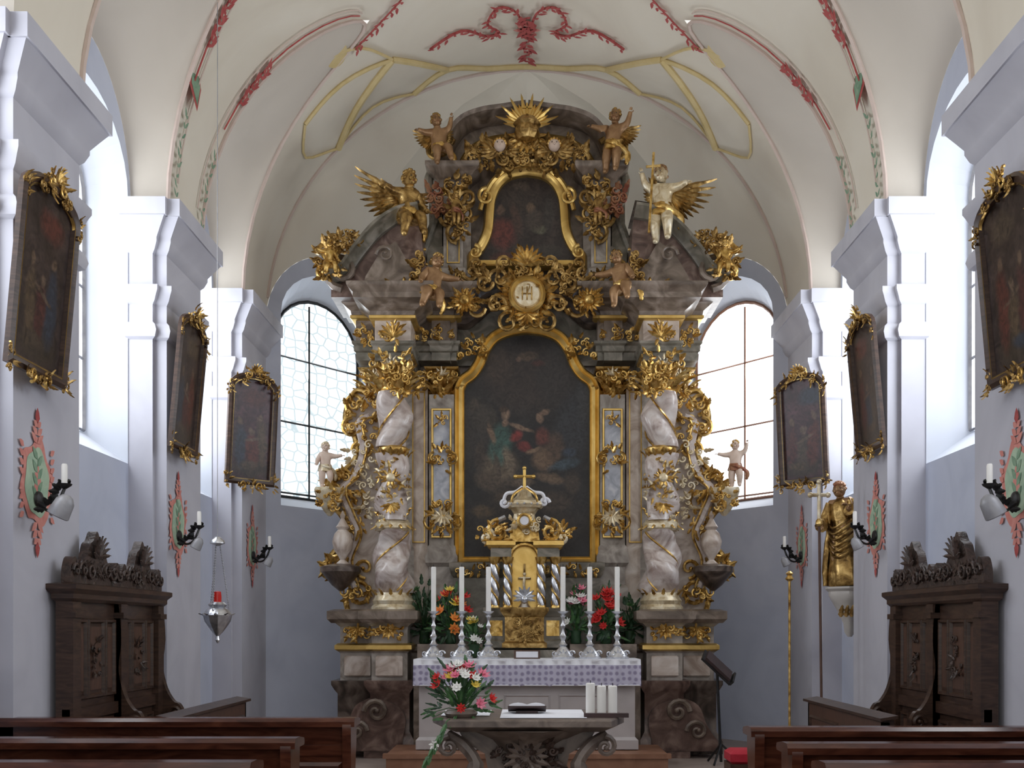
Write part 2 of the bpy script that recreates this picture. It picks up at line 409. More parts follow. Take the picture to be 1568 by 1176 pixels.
        for i in range(6):
            tube(g,cr([(-.13,-.03,.62-.05*i),(-.04,-.13,.55-.055*i),(.08,-.13,.60-.06*i),(.14,-.03,.68-.06*i)],4),[.012]*6+[.018]*7,'gold_old',6)
    elif drape:
        def mod(a,z): return 1+.10*math.sin(a*6+z*20)
        lathe(g,(pz.x,pz.y,pz.z-.46),[(.10,.36),(.15,.37),(.145,.42),(.136,.47),(.128,.515),(.07,.53)],drape,22,mod,sy=.9)
        tube(g,cr([(pz.x-.08,-.10,pz.z+.03),(pz.x+.05,-.15,pz.z-.02),(pz.x+.16,-.03,pz.z-.06),(pz.x+.24,.05,pz.z-.14),(pz.x+.22,.06,pz.z-.28)],5),[.03]*6+[.04]*8+[.05]*4+[.035]*2+[.01],drape,7,flat=.6)
    if wings:
        wm=wingmat or drape
        for s,L,up in wings:
            for k in range(11):
                a=up-.16*k+ .0
                d=V((math.cos(a)*s,.18,math.sin(a))); ll=L*(1-.055*k)
                leaf(g,V((s*.05,.10,.70-.006*k)),d,(0,-1,0),ll,.09,wm,curl=-.08)
            for k in range(7):
                a=up+.05-.2*k
                leaf(g,V((s*.05,.08,.70)),(math.cos(a)*s,.1,math.sin(a)),(0,-1,0),L*.5,.09,wm,curl=0)
    g.obj('head_hands_drapery',rt,angle=60)
    return rt
# ------------------------------------------------------------------ elevation measurements (photo units / metre at a given depth)
FX=1600.0
def hx(u,D=11.3): return u/FX*D
def zz(py,D=11.3): return 1.7+(960-py)/FX*D
def TX(px,D): return (px-807)/FX*D
def XP(px,D): return (px-809)/FX*D
# ================================================================== ROOM
Z0=5.2; AA=3.0; BB=2.9; XW=3.3
CH=.33
g=G(); box(g,-6,6,-3,9.2,-.15,0,'stone_floor'); g.obj('floor')
g=G(); box(g,-3.6,3.6,9.2,15,-.15,CH,'stone_floor'); box(g,-3.3,3.3,8.9,9.2,0,CH/2,'stone_floor'); g.obj('floor_chancel')
PIL=[(3.7,4.5),(6.1,7.0),(8.7,9.6),(11.0,12.0)]
pprof=[(.04,0),(.04,.25),(0,.28),(0,4.08),(.03,4.10),(.045,4.15),(.03,4.2),(0,4.23),(0,4.37),(.025,4.40),(.045,4.45),(.06,4.48),(.06,4.52),(0,4.54),(0,4.79),(.025,4.82),(.05,4.88),(.05,4.91),(.10,4.99),(.145,5.06),(.16,5.06),(.16,5.2)]
for sx,sn in ((-1,'left'),(1,'right')):
    for k,(y0,y1) in enumerate(PIL):
        g=G(); plan_stack(g,rect(3.0,3.31,y0,y1),pprof,'plaster_pilaster',xmax=3.31)
        plan_stack(g,rect(3.10,3.31,y0-.05,y0+.1),pprof,'plaster_pilaster',xmax=3.32)
        if sx<0: g.flipx()
        g.obj('trim_pilaster_'+sn)
def arch(s0,s1,zb,zt,rise,n=14):
    c=(s0+s1)/2;w=(s1-s0)/2; pts=[(s0,zb),(s1,zb)]
    for i in range(n+1):
        a=pi*i/n; pts.append((c+w*math.cos(a),zt-rise+rise*math.sin(a)))
    return pts
def wallpiece(name,A,B,nrm,hw,opening=None,glass=None,depth=.35,gmat='window_glass',bars=None,barmat='iron_black',wname='window',zbot=0):
    A=V((A[0],A[1],0));B=V((B[0],B[1],0)); d=(B-A); L=d.length; d.normalize(); nn=V((nrm[0],nrm[1],0)).normalized()
    def W(s,z,o=0): return A+d*s+nn*o+V((0,0,z))
    out=[(0,zbot),(L,zbot)]+[(L/2+L/2*math.cos(pi*i/20),Z0+hw*math.sin(pi*i/20)) for i in range(21)]
    holes=[opening] if opening else []
    allp=list(out)+(list(opening) if opening else [])
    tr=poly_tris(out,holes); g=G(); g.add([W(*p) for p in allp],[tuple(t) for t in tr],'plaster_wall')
    if opening:
        k=len(opening)
        vs=[W(*p) for p in opening]+[W(p[0],p[1],depth) for p in glass]
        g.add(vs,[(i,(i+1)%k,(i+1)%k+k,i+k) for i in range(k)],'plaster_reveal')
    g.obj(name,smooth=False)
    if opening:
        gl=G(); gl.add([W(p[0],p[1],depth+.0) for p in glass],[tuple(range(len(glass)))],gmat); 
        s0=min(p[0] for p in glass);s1=max(p[0] for p in glass);z0=min(p[1] for p in glass);z1=max(p[1] for p in glass)
        w=s1-s0
        fr=[W(p[0],p[1],depth-.03) for p in glass]
        tube(gl,fr+[fr[0]],.020,barmat,4)
        for q in bars[0]:
            tube(gl,[W(s0+w*q,z0,depth-.03),W(s0+w*q,z1-.02-abs(q-.5)*.5,depth-.03)],.012,barmat,4)
        for q in bars[1]:
            tube(gl,[W(s0,z0+(z1-z0)*q,depth-.03),W(s1,z0+(z1-z0)*q,depth-.03)],.012,barmat,4)
        gl.obj(wname,smooth=False)
wi=0
for sx,sn in ((-1,'left'),(1,'right')):
    for (y1,y2) in ((4.5,6.1),(7.0,8.7),(9.6,11.0)):
        L=y2-y1; wi+=1
        op=arch(.06,L-.06,3.05,5.85,.6); gp=arch(.30,L-.20,3.3,5.62,.45)
        wallpiece('wall_'+sn,(sx*XW,y1),(sx*XW,y2),(sx,0),.98,op,gp,.34,'window_glass',([.5],[.25,.5,.75]),wname='window_%d'%wi,barmat='iron_grey')
    wi+=1
    op=arch(.22,1.95,3.12,5.98,.62); gp=arch(.36,1.72,3.27,5.72,.60)
    wallpiece('wall_apse_'+sn,(sx*3.0,12.0),(sx*1.5,14.0),(sx*.8,.6),1.05,op,gp,.32,
        'window_glass_leaded' if sx<0 else 'window_glass',([.40],[.02,.37,.69]),wname='window_%d'%wi,barmat='iron_black' if sx<0 else 'wood_step')
    g=G(); box(g,min(sx*3.3,sx*3.5),max(sx*3.3,sx*3.5),-2.5,3.7,0,6,'plaster_wall'); g.obj('wall_'+sn)
wallpiece('wall_back',(-1.5,14),(1.5,14),(0,1),1.05)
g=G(); lines=G()
def prof_main(th): return AA*math.cos(th),Z0+BB*math.sin(th)
bays=[(4.5,6.1,4.1,6.55),(7.0,8.7,6.55,9.15),(9.6,11.0,9.15,12.0)]
HL=2.45; HW=.98
groins=[]
for (y1,y2,ya,yb) in bays:
    yc=(y1+y2)/2;w=(y2-y1)/2
    N=26
    for sx in (-1,1):
        for (ys,sg) in ((ya,-1),(yb,1)):
            rows=[]
            for i in range(N+1):
                x,z=prof_main(pi/2*i/N); q=(z-Z0)/HL; gg=w*math.sqrt(1-q*q) if q<1 else 0
                ye=yc+sg*gg
                rows.append([(sx*x,ys+(ye-ys)*k/5,z) for k in range(6)])
            vs=[p for r in rows for p in r]
            g.add(vs,[(i*6+k,i*6+k+1,(i+1)*6+k+1,(i+1)*6+k) for i in range(N) for k in range(5)],'plaster_vault')
        K=28; rows=[];gr=[]
        for i in range(K+1):
            ph=pi*i/K; y=yc-w*math.cos(ph); zg=Z0+HL*math.sin(ph); xg=AA*math.sqrt(max(0,1-((zg-Z0)/BB)**2)); zw=Z0+HW*math.sin(ph)
            rows.append([(sx*(xg+(XW-xg)*t),y,zg+(zw-zg)*t) for t in (0,.25,.5,.75,1)]); gr.append(V((sx*xg,y,zg)))
        vs=[p for r in rows for p in r]
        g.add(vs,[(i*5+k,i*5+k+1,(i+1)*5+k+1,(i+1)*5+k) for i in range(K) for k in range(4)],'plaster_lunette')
        groins.append((sx,yc,gr))
Cap=V((0,12,Z0+BB))
def rib(A,t): return V((A[0]+(Cap.x-A[0])*(1-math.cos(t*pi/2)),A[1]+(Cap.y-A[1])*(1-math.cos(t*pi/2)),Z0+BB*math.sin(t*pi/2)))
for (A,B,hw) in (((-3,12),(-1.5,14),1.05),((-1.5,14),(1.5,14),1.05),((1.5,14),(3,12),1.05)):
    K=32; vs=[];S=6
    for i in range(K+1):
        s=i/K; ph=pi*s
        u=.5-.5*math.cos(ph); wp=V((A[0]+(B[0]-A[0])*u,A[1]+(B[1]-A[1])*u,Z0+hw*math.sin(ph)))
        rp=rib(A,2*s) if s<=.5 else rib(B,2-2*s)
        for k in range(S+1): 
            t=k/S; q=wp.lerp(rp,t); q.z+=.45*math.sin(pi*t)*math.sin(ph); vs.append(q)
    g.add(vs,[(i*(S+1)+k,i*(S+1)+k+1,(i+1)*(S+1)+k+1,(i+1)*(S+1)+k) for i in range(K) for k in range(S)],'plaster_vault')
g.obj('ceiling',angle=20)
for A in ((-3,12),(3,12)):
    tube(lines,[rib(A,t/16)+V((0,-.01,-.005)) for t in range(1,17)],.024,'paint_rose',5)
for (sx,yc,gr) in groins:
    if yc>7: tube(lines,[p+V((-sx*.010,0,-.010)) for p in gr],.020,'paint_rose',5)
def spray(path,normals,c1,n,sz):
    for i in range(n):
        t=(i+.5)/n*(len(path)-1); k=min(int(t),len(path)-2); p=path[k].lerp(path[k+1],t-k); d=(path[k+1]-path[k]).normalized(); nn=normals
        n0=nn(p); s=d.cross(n0)
        for sg in (-1,1):
            flatleaf(lines,p+n0*.02,(d+s*sg*.9),n0,sz*(.7+.5*math.sin(i*1.7+sg)),sz*.40,c1)
def nrm_in(p): return V((-p.x/AA**2,0,-(p.z-Z0)/BB**2)).normalized() if abs(p.x)>.01 else V((0,0,-1))
dn=lambda p:V((0,0,-1))
for (sx,yc,gr) in groins:
    if yc<7: continue
    half=gr[:15] if yc>9.3 else gr[14:][::-1]
    def shifted(a,b,o=.10):
        out=[]
        for i in range(a,b):
            p=half[i].copy(); p.y+= -o if yc>9.3 else o; p+=nrm_in(p)*.02; out.append(p)
        return out
    spray(shifted(0,4),nrm_in,'paint_green',10,.085)
    spray(shifted(5,8),nrm_in,'paint_red',11,.115)
    tube(lines,shifted(4,14),.008,'paint_red',4)
    tube(lines,shifted(1,15,.19),.007,'paint_rose',4)
    if yc<9:
        c=V((sx*2.80,8.78,0)); c.z=Z0+BB*math.sqrt(1-(2.8/AA)**2); nn=nrm_in(c); c+=nn*.03
        flatleaf(lines,c-V((0,0,.2)),V((0,-.25,1)),nn,.55,.26,'paint_red'); flatleaf(lines,c+nn*.004-V((0,0,.15)),V((0,-.25,1)),nn,.45,.19,'paint_green')
def onb(x,y,o=.02): 
    p=V((x,y,Z0+BB*math.sqrt(max(0,1-(x/AA)**2)))); return p+nrm_in(p)*o
cy=11.15
for sx in (-1,1):
    path=[onb(sx*x,y,.03) for x,y in cr([(.02,cy+.15),(.10,cy-.30),(.30,cy-.42),(.42,cy-.15),(.30,cy+.02),(.45,cy+.06),(.70,cy-.12),(1.05,cy+.05)],4)]
    spray(path,nrm_in,'paint_red',30,.095); tube(lines,path,.014,'paint_red',4)
    path=[onb(sx*x,y,.03) for x,y in cr([(.98,cy-1.25),(1.25,cy-.95),(1.5,cy-.75),(1.75,cy-.6)],5)]
    spray(path,nrm_in,'paint_red',14,.095); tube(lines,path,.010,'paint_red',4)
path=[V((0,cy-.30+ .09*i,Z0+BB-.03)) for i in range(11)]
spray(path,dn,'paint_red',14,.15)
for k in range(8):
    a=k*pi/4; flatleaf(lines,(0,cy,Z0+BB-.035),(math.cos(a),math.sin(a),0),V((0,0,-1)),.15,.08,'paint_salmon')
for sx in (-1,1):
    for pts_,rd_ in (([(2.18,11.97),(1.9,11.55),(1.44,11.1)],.040),([(1.44,11.1),(1.1,11.5),(.9,11.72)],.034),([(2.35,11.0),(1.95,10.95),(1.44,11.1)],.022),([(1.3,11.95),(.9,11.72),(.45,11.88),(0,11.9)],.030),([(2.05,10.35),(1.7,10.6),(1.44,11.1)],.016),([(2.18,11.97),(2.45,11.5),(2.35,11.0)],.014),([(1.3,11.95),(1.75,11.75),(2.18,11.97)],.014)):
        tube(lines,[onb(sx*p[0],p[1]) for p in cr(pts_,4)],rd_,'paint_ochre',6)
    n=18; c=onb(sx*1.92,10.42,.03); nn=nrm_in(c); t=V((0,1,0)); b=nn.cross(t)
    lines.add([c+t*math.cos(2*pi*i/n)*.2+b*math.sin(2*pi*i/n)*.13 for i in range(n)],[tuple(range(n))],'paint_ochre')
lines.obj('trim_vault_painting',smooth=False)
# ================================================================== HIGH ALTAR
alt=root('high_altar',(0,11.5,CH))
R=random.Random(3)
def blk(g,u0,u1,Y0,Y1,prof,mat,D=None):
    D=D or Y0
    plan_stack(g,rect(hx(u0,D),hx(u1,D),Y0,Y1),[(o,(zz(p,D) if p<2000 else CH)) for o,p in prof],mat)
g=G()
pl=[(.06,3000),(.06,1135),(.02,1125),(0,1120),(0,1062),(.03,1056),(.06,1048),(.06,1042)]
blk(g,180,240,10.95,12.1,pl,'marble_red'); blk(g,232,290,11.3,12.1,pl,'marble_dark'); blk(g,150,185,11.3,12.1,pl,'marble_brown')
pu=[(0,1042),(0,1000),(.03,996),(.03,990),(0,986),(0,960),(.04,955),(.07,950),(.10,945),(.10,938),(.04,936)]
blk(g,183,238,11.0,12.1,pu,'marble_gray'); blk(g,232,286,11.35,12.1,pu,'marble_gray'); blk(g,150,188,11.35,12.1,pu,'marble_brown')
for u0,u1,Y in ((183,238,11.0),(232,286,11.35)):
    blk(g,u0,u1,Y-.02,12.0,[(.08,954),(.12,948),(.12,936),(.05,933)],'marble_brown',D=Y)
    blk(g,u0,u1,Y-.02,12.0,[(.02,997),(.05,994),(.05,988),(.02,985)],'gold_frame',D=Y)
    gilt(g,hx((u0+u1)/2,Y),Y-.05,zz(968,Y),.30,.12,20,sz=.055,rnd=R)
    x=hx((u0+u1)/2,Y);fan(g,x,Y-.06,zz(962,Y),.13,-pi,0,7,'gold')
    blk(g,u0+9,u1-9,Y-.02,Y+.1,[(0,1036),(.015,1034),(.015,1006),(0,1004)],'marble_cream',D=Y)
prism(g,[(hx(u,10.9),zz(p,10.9)) for u,p in cr([(190,1130),(186,1100),(200,1080),(235,1070),(262,1080),(275,1110),(292,1135)],4)]+[(hx(292,10.9),zz(1150,10.9)),(hx(190,10.9),zz(1150,10.9))],10.88,11.2,'marble_red')
scroll(g,hx(232,10.8),10.87,zz(1090,10.8),.13,0,1.4,1,.03,'marble_brown'); scroll(g,hx(262,10.8),10.87,zz(1120,10.8),.11,pi,1.4,-1,.025,'marble_brown')
g.mirror(); g.obj('pedestals',alt)
# body
g=G()
prism(g,[(0,zz(1160)),(hx(180),zz(1160)),(hx(180),zz(935)),(hx(245),zz(935)),(hx(245),zz(540)),(0,zz(540))],11.8,12.15,'marble_brown')
blk(g,112,150,11.52,11.85,[(.03,935),(.03,900),(0,895),(0,868),(.04,862),(.04,852),(.02,846),(.02,838),(0,834),(0,604)],'marble_gray')
blk(g,118,144,11.50,11.6,[(0,822),(.008,820),(.008,628),(0,626)],'marble_blue')
def framepx(g,u0,u1,p0,p1,Y,w=.014,mat='gold_frame'):
    pts=[(hx(u0,Y),Y,zz(p0,Y)),(hx(u1,Y),Y,zz(p0,Y)),(hx(u1,Y),Y,zz(p1,Y)),(hx(u0,Y),Y,zz(p1,Y))]
    sweep(g,pts,[(-w,0),(-w*.5,w),(w*.5,w),(w,0)],mat,closed=True)
framepx(g,117,145,822,627,11.49)
gilt(g,hx(131),11.46,zz(696),.2,.32,20,sz=.06,rnd=R); gilt(g,hx(131),11.46,zz(790),.26,.36,34,sz=.065,rnd=R)
fan(g,hx(131),11.42,zz(792),.13,.3,pi-.3,6,'gold_pale'); fan(g,hx(131),11.42,zz(785),.15,pi+.5,2*pi-.5,6,'gold_pale')
scroll(g,hx(118),11.44,zz(700),.08,pi/2,1.2,1,.014); scroll(g,hx(144),11.44,zz(700),.08,pi/2,1.2,-1,.014)
scroll(g,hx(114),11.44,zz(795),.10,-pi/2,1.1,-1,.018); scroll(g,hx(148),11.44,zz(795),.10,-pi/2,1.1,1,.018)
gilt(g,hx(131),11.46,zz(640),.12,.10,9,sz=.045,rnd=R)
blk(g,152,180,11.62,11.85,[(.02,935),(.02,840),(0,836),(0,575)],'marble_cream')
framepx(g,157,175,830,600,11.61,w=.008)
blk(g,176,240,11.6,11.9,[(.02,935),(.02,840),(0,836),(0,560)],'marble_gray')
g.mirror(); g.obj('retable_body',alt)
# columns
g=G()
cx=hx(205,11.22);cyy=11.22
S=11.22/FX
def cprof(l): return [(r*S,zz(p,11.22)) for r,p in l]
def dense(l,k=6):
    o=[]
    for i in range(len(l)-1):
        for j in range(k): t=j/k; o.append((l[i][0]+(l[i+1][0]-l[i][0])*t,l[i][1]+(l[i+1][1]-l[i][1])*t))
    return o+[l[-1]]
lathe(g,(cx,cyy,0),cprof([(34,936),(34,930),(30,926),(32,920),(28,914),(26,908)]),'gold_pale',24)
PT=13.0
def tw(a,z): return 1+.17*math.sin(2*(a+z*PT*.5))
def hel(z): return (.026*math.cos(z*PT*.8),.026*math.sin(z*PT*.8))
lathe(g,(cx,cyy,0),cprof(dense([(24,908),(28,895),(30,878),(29,862),(25,845),(22,830),(24,820),(23,812)],8)),'marble_column',36,tw,ctr=hel)
lathe(g,(cx,cyy,0),cprof([(24,814),(28,810),(28,803),(25,800),(23,796)]),'gold_pale',24)
lathe(g,(cx,cyy,0),cprof(dense([(22,798),(22,770),(22,720),(21,696)],12)),'marble_column',32,tw,ctr=hel)
lathe(g,(cx,cyy,0),cprof([(21,698),(24,694),(24,688),(21,685)]),'gold',24)
lathe(g,(cx,cyy,0),cprof(dense([(21,686),(25,672),(25,655),(24,640),(23,628),(22,614),(21,603)],8)),'marble_column',36,tw,ctr=hel)
# two gilt fillets lying in the spiral grooves of the shaft
for ph in (0,pi):
    for (pa,pb_) in ((905,815),(684,606)):
        pts=[]
        for i in range(50):
            t=i/49; z=zz(pa,11.2)+(zz(pb_,11.2)-zz(pa,11.2))*t; a=-z*PT*.5-pi/4+ph; r=23*S
            ox,oy=hel(z); pts.append((cx+ox+r*math.cos(a),cyy+oy+r*math.sin(a),z))
        tube(g,pts,.011,'gold',5)
for i in range(100):
    a=R.uniform(pi,2*pi); z=zz(R.uniform(705,798),11.22); r=24*S
    p=V((cx+r*math.cos(a),cyy+r*math.sin(a),z)); n=V((math.cos(a),math.sin(a),0)); t=V((-math.sin(a),math.cos(a),0))
    b=R.uniform(0,2*pi); leaf(g,p,t*math.cos(b)+V((0,0,1))*math.sin(b),n,R.uniform(.04,.085),.04,R.choice(['gold','gold','gold_pale']),curl=.4)
fan(g,cx,cyy-.2,zz(735,11.2),.12,0,2*pi-.5,9,'gold'); sphere(g,(cx,cyy-.21,zz(735,11.2)),.05,'gold_pale',sy=.5)
fan(g,cx,cyy-.2,zz(775,11.2),.12,pi+.3,2*pi-.3,7,'gold')
def collar(g,cx,cyy,z,r,L,n,mat,up=1,out=.45):
    for i in range(n):
        a=2*pi*i/n; d=V((math.cos(a)*out,math.sin(a)*out,up)); leaf(g,(cx+r*math.cos(a),cyy+r*math.sin(a),z),d,(math.cos(a),math.sin(a),0),L,L*.5,mat,curl=.35)
collar(g,cx,cyy,zz(912,11.2),27*S,.09,12,'gold'); collar(g,cx,cyy,zz(800,11.2),24*S,.1,12,'gold',-1); collar(g,cx,cyy,zz(700,11.2),23*S,.1,12,'gold')
def capital(g,cx,cyy,r,z0,z1,sq=None):
    h=z1-z0
    lathe(g,(cx,cyy,0),[(r*1.1,z0),(r*1.15,z0+.02),(r,z0+.04),(r*1.0,z0+h*.5),(r*1.35,z0+h*.85),(r*1.4,z0+h*.9)],'gold',20)
    for j,(zz_,L,n,of) in enumerate(((z0+.03,h*.5,9,0),(z0+h*.32,h*.5,9,.35))):
        for i in range(n):
            a=2*pi*i/n+of; d=V((math.cos(a)*.5,math.sin(a)*.5,1)); leaf(g,(cx+r*1.02*math.cos(a),cyy+r*1.02*math.sin(a),zz_),d,(math.cos(a),math.sin(a),0),L,L*.6,'gold',curl=.5)
    for k in (-1,1):
        scroll(g,cx+k*r*1.25,cyy-r*1.1,z0+h*.78,r*.42,pi/2,1.3,k,r*.1,'gold')
    plan_stack(g,rect(cx-r*1.35,cx+r*1.35,cyy-r*1.35,cyy+r*1.35),[(0,z0+h*.9),(.02,z0+h*.93),(.03,z1)],'gold')
    fan(g,cx,cyy-r*1.45,z0+h*.72,h*.3,.2,pi-.2,5,'gold_pale')
capital(g,cx,cyy,22*S,zz(604,11.2),zz(550,11.2))
capital(g,hx(131,11.5),11.66,17*S,zz(606,11.5),zz(562,11.5))
capital(g,hx(166,11.6),11.74,12*S,zz(606,11.5),zz(565,11.5))
capital(g,hx(232,11.7),11.75,16*S,zz(606,11.5),zz(560,11.5))
gilt(g,hx(205,11),10.98,zz(582,11),.42,.34,30,sz=.065,rnd=R)
gilt(g,hx(150),11.38,zz(585),.5,.3,26,sz=.06,rnd=R)
gilt(g,hx(236),11.3,zz(600),.3,.35,24,sz=.07,rnd=R)
g.mirror(); g.obj('columns',alt)
# wings
g=G()
out=cr([(232,612),(258,600),(272,620),(276,648),(262,672),(260,700),(278,722),(298,745),(304,768),(286,786),(276,806),(286,835),(306,862),(310,880),(288,888),(268,898),(276,918),(272,936)],4)
prism(g,[(hx(u,11.6),zz(p,11.6)) for u,p in out]+[(hx(225,11.6),zz(936,11.6)),(hx(225,11.6),zz(612,11.6))],11.55,11.75,'marble_cream')
tube(g,[(hx(u,11.6),11.53,zz(p,11.6)) for u,p in out],.03,'gold',7)
inn=cr([(240,640),(256,650),(250,690),(262,730),(282,752),(268,790),(258,820),(272,860),(262,900)],5)
tube(g,[(hx(u,11.5),11.47,zz(p,11.5)) for u,p in inn],.045,'marble_column',7); tube(g,[(hx(u-6,11.5),11.43,zz(p,11.5)) for u,p in inn],.014,'gold',6)
for (u,p,r,a,t,d) in ((262,618,.13,-pi/2,1.3,1),(268,655,.12,pi/2,1.3,-1),(250,690,.13,0,1.2,1),(285,735,.13,pi,1.4,-1),(262,770,.14,0,1.3,1),(272,820,.13,pi/2,1.3,-1),(290,865,.12,pi,1.4,-1),(258,910,.14,pi/2,1.5,1),(248,870,.12,-pi/2,1.2,1)):
    scroll(g,hx(u,11.5),11.5,zz(p,11.5),r,a,t,d,.026,'gold')
for (u,p,w,h,n,m) in ((262,640,.3,.4,20,'gold'),(255,700,.3,.4,18,'gold_pale'),(275,745,.42,.3,32,'gold'),(300,757,.22,.22,22,'gold'),(262,800,.3,.3,16,'gold'),(290,870,.34,.2,26,'gold'),(262,905,.3,.3,26,'gold'),(246,770,.25,.6,24,'gold_pale'),(240,660,.2,.5,14,'gold')):
    gilt(g,hx(u,11.5),11.48,zz(p,11.5),w,h,n,m,.065,R,.07)
lathe(g,(hx(302,11.4),11.4,0),[(.02,zz(790,11.4)),(.07,zz(782,11.4)),(.12,zz(770,11.4)),(.15,zz(760,11.4)),(.17,zz(753,11.4)),(.17,zz(748,11.4)),(.02,zz(747,11.4))],'gold_pale',16,lambda a,z:1+.12*math.sin(6*a))
gilt(g,hx(300,11.3),11.25,zz(766,11.3),.3,.22,26,'gold',.06,R,.05)
lathe(g,(hx(285,11.4),11.4,0),[(.02,zz(905,11.4)),(.10,zz(896,11.4)),(.17,zz(884,11.4)),(.22,zz(876,11.4)),(.22,zz(868,11.4)),(.12,zz(864,11.4))],'marble_dark',16)
lathe(g,(hx(281,11.4),11.35,0),[(.07,zz(868,11.4)),(.07,zz(863,11.4)),(.03,zz(858,11.4)),(.05,zz(852,11.4)),(.10,zz(842,11.4)),(.115,zz(830,11.4)),(.09,zz(818,11.4)),(.05,zz(812,11.4)),(.075,zz(808,11.4)),(.05,zz(803,11.4)),(.02,zz(795,11.4)),(.03,zz(790,11.4)),(.005,zz(783,11.4))],'marble_cream',16)
g.mirror(); g.obj('wings_scrollwork',alt)
# entablature
g=G()
def ent(u0,u1,Y,Y1,D=None,fr='marble_brown'):
    D=D or Y
    blk(g,u0,u1,Y,Y1,[(0,552),(0,540),(.02,538),(.02,530),(.04,527),(.04,523)],'marble_green',D)
    blk(g,u0,u1,Y,Y1,[(0,523),(0,487)],fr,D)
    blk(g,u0,u1,Y,Y1,[(0,489),(.04,485),(.05,478),(.09,474),(.16,466),(.20,464),(.20,456),(.24,450),(.26,446),(.26,442),(.1,438)],'marble_brown',D)
    blk(g,u0,u1,Y,Y1,[(.03,491),(.055,489),(.055,485),(.03,483)],'gold_frame',D)
ent(178,233,10.98,11.9,fr='marble_cream'); ent(108,240,11.5,12.1); ent(233,262,11.45,12.0); ent(118,146,11.42,11.6)
gilt(g,hx(205,10.9),10.94,zz(507,10.9),.30,.16,18,sz=.05,rnd=R); fan(g,hx(205,10.9),10.9,zz(515,10.9),.16,.3,pi-.3,7,'gold')
gilt(g,hx(150),11.44,zz(507),.6,.14,34,sz=.055,rnd=R)
gilt(g,hx(248,11.4),11.4,zz(515,11.4),.2,.2,16,sz=.06,rnd=R)
gilt(g,hx(88),11.6,zz(525),.32,.28,32,sz=.065,rnd=R)
gilt(g,hx(205,10.9),10.92,zz(545,10.9),.44,.12,20,sz=.05,rnd=R)
prism(g,[(0,zz(545)),(hx(112),zz(545)),(hx(112),zz(440)),(0,zz(440))],11.72,12.1,'marble_green')
pth=[(hx(u,11.6),11.7,zz(p,11.6)) for u,p in cr([(108,500),(90,500),(74,488),(52,470),(25,462),(0,460)],5)]
sweep(g,pth,[(0,0),(.03,.12),(.07,.14),(.1,.2),(.14,.2),(.14,0)],'marble_dark')
pth=[(hx(u,11.6),11.7,zz(p,11.6)) for u,p in cr([(108,440),(80,441),(50,441),(0,441)],3)]
sweep(g,pth,[(0,0),(0,.25),(.05,.27),(.09,.2),(.09,0)],'marble_green')
g.mirror(); g.obj('entablature',alt)
# main painting + frame
g=G()
fp=[(104,860),(104,596)]+[tuple(q) for q in cr([(104,596),(98,583),(84,572),(73,556),(64,534),(50,516),(28,506),(0,502)],4)][1:]
half=[(hx(u,11.6),zz(p,11.6)) for u,p in fp]
outl=half+[(-x,z) for x,z in reversed(half[:-1])]
path=[(x,11.66,z) for x,z in outl]
sweep(g,path,[(.07,0),(.07,.05),(.045,.10),(.02,.07),(0,.09),(-.04,.05),(-.055,.06),(-.06,0)],'gold_frame',closed=True)
g.obj('painting_frame',alt)
def pb(px,py,ru,rp,col,rot=0):
    k=11.66/FX
    return ((px-809)*k,zz(py,11.66),ru*k,rp*k,col,rot)
painting('canvas_main',(.010,.009,.009),[
 pb(809,580,75,60,(.040,.028,.023)),pb(765,560,24,30,(.055,.037,.027)),pb(850,585,30,40,(.032,.026,.024)),
 pb(730,660,34,60,(.040,.034,.030)),pb(742,640,20,24,(.055,.045,.036)),pb(728,620,10,12,(.065,.05,.038)),pb(756,650,8,20,(.05,.04,.03)),
 pb(880,655,30,55,(.030,.032,.037)),pb(895,610,12,40,(.04,.04,.042)),pb(809,800,95,60,(.032,.023,.017)),
 # seated woman
 pb(768,715,30,28,(.14,.105,.07),.2),pb(752,738,28,16,(.09,.065,.045),-.3),pb(770,674,17,28,(.045,.10,.082)),pb(762,694,13,22,(.055,.11,.09),.3),
 pb(780,705,8,24,(.17,.13,.09),.25),pb(762,712,5,22,(.075,.055,.04),.2),
 pb(776,634,8,10,(.27,.18,.12)),pb(773,626,9,6,(.06,.035,.022)),pb(776,648,6,6,(.22,.14,.095)),
 pb(800,655,20,4,(.22,.145,.095),-.35),pb(755,665,5,18,(.19,.125,.08),.25),pb(792,668,13,9,(.21,.03,.025),.5),pb(805,685,14,8,(.16,.025,.022),-.4),
 # man reaching over from the right
 pb(836,702,22,20,(.16,.10,.06),.3),pb(852,685,15,26,(.09,.055,.037)),pb(828,640,6,8,(.21,.135,.09)),pb(836,632,9,5,(.19,.12,.08),.2),
 pb(832,668,13,16,(.13,.036,.026)),pb(818,690,13,4,(.20,.13,.08),.4),pb(866,712,26,8,(.05,.075,.095),.2),pb(872,694,13,9,(.04,.055,.08)),
 pb(845,732,26,8,(.15,.10,.062),-.2),pb(800,740,22,7,(.14,.10,.068),.1),pb(790,762,36,14,(.07,.047,.03)),pb(850,768,30,16,(.055,.038,.028)),
 pb(737,700,9,26,(.055,.04,.03)),pb(742,782,18,10,(.085,.057,.03)),pb(878,740,14,20,(.06,.042,.03)),
 pb(809,545,16,8,(.10,.067,.043)),pb(795,550,5,5,(.14,.09,.06)),pb(826,556,12,5,(.08,.03,.024))],warp=.085)
g=G(); prism(g,outl,11.66,11.72,'canvas_main'); g.obj('main_altarpiece_canvas',alt,smooth=False)
g=G(); blk(g,0,112,11.45,11.9,[(0,1000),(0,885),(.03,880),(.05,868),(.05,862),(0,860)],'marble_green'); 
for q in range(6): gilt(g,hx(20+q*16),11.42,zz(872),.15,.08,5,sz=.05,rnd=R)
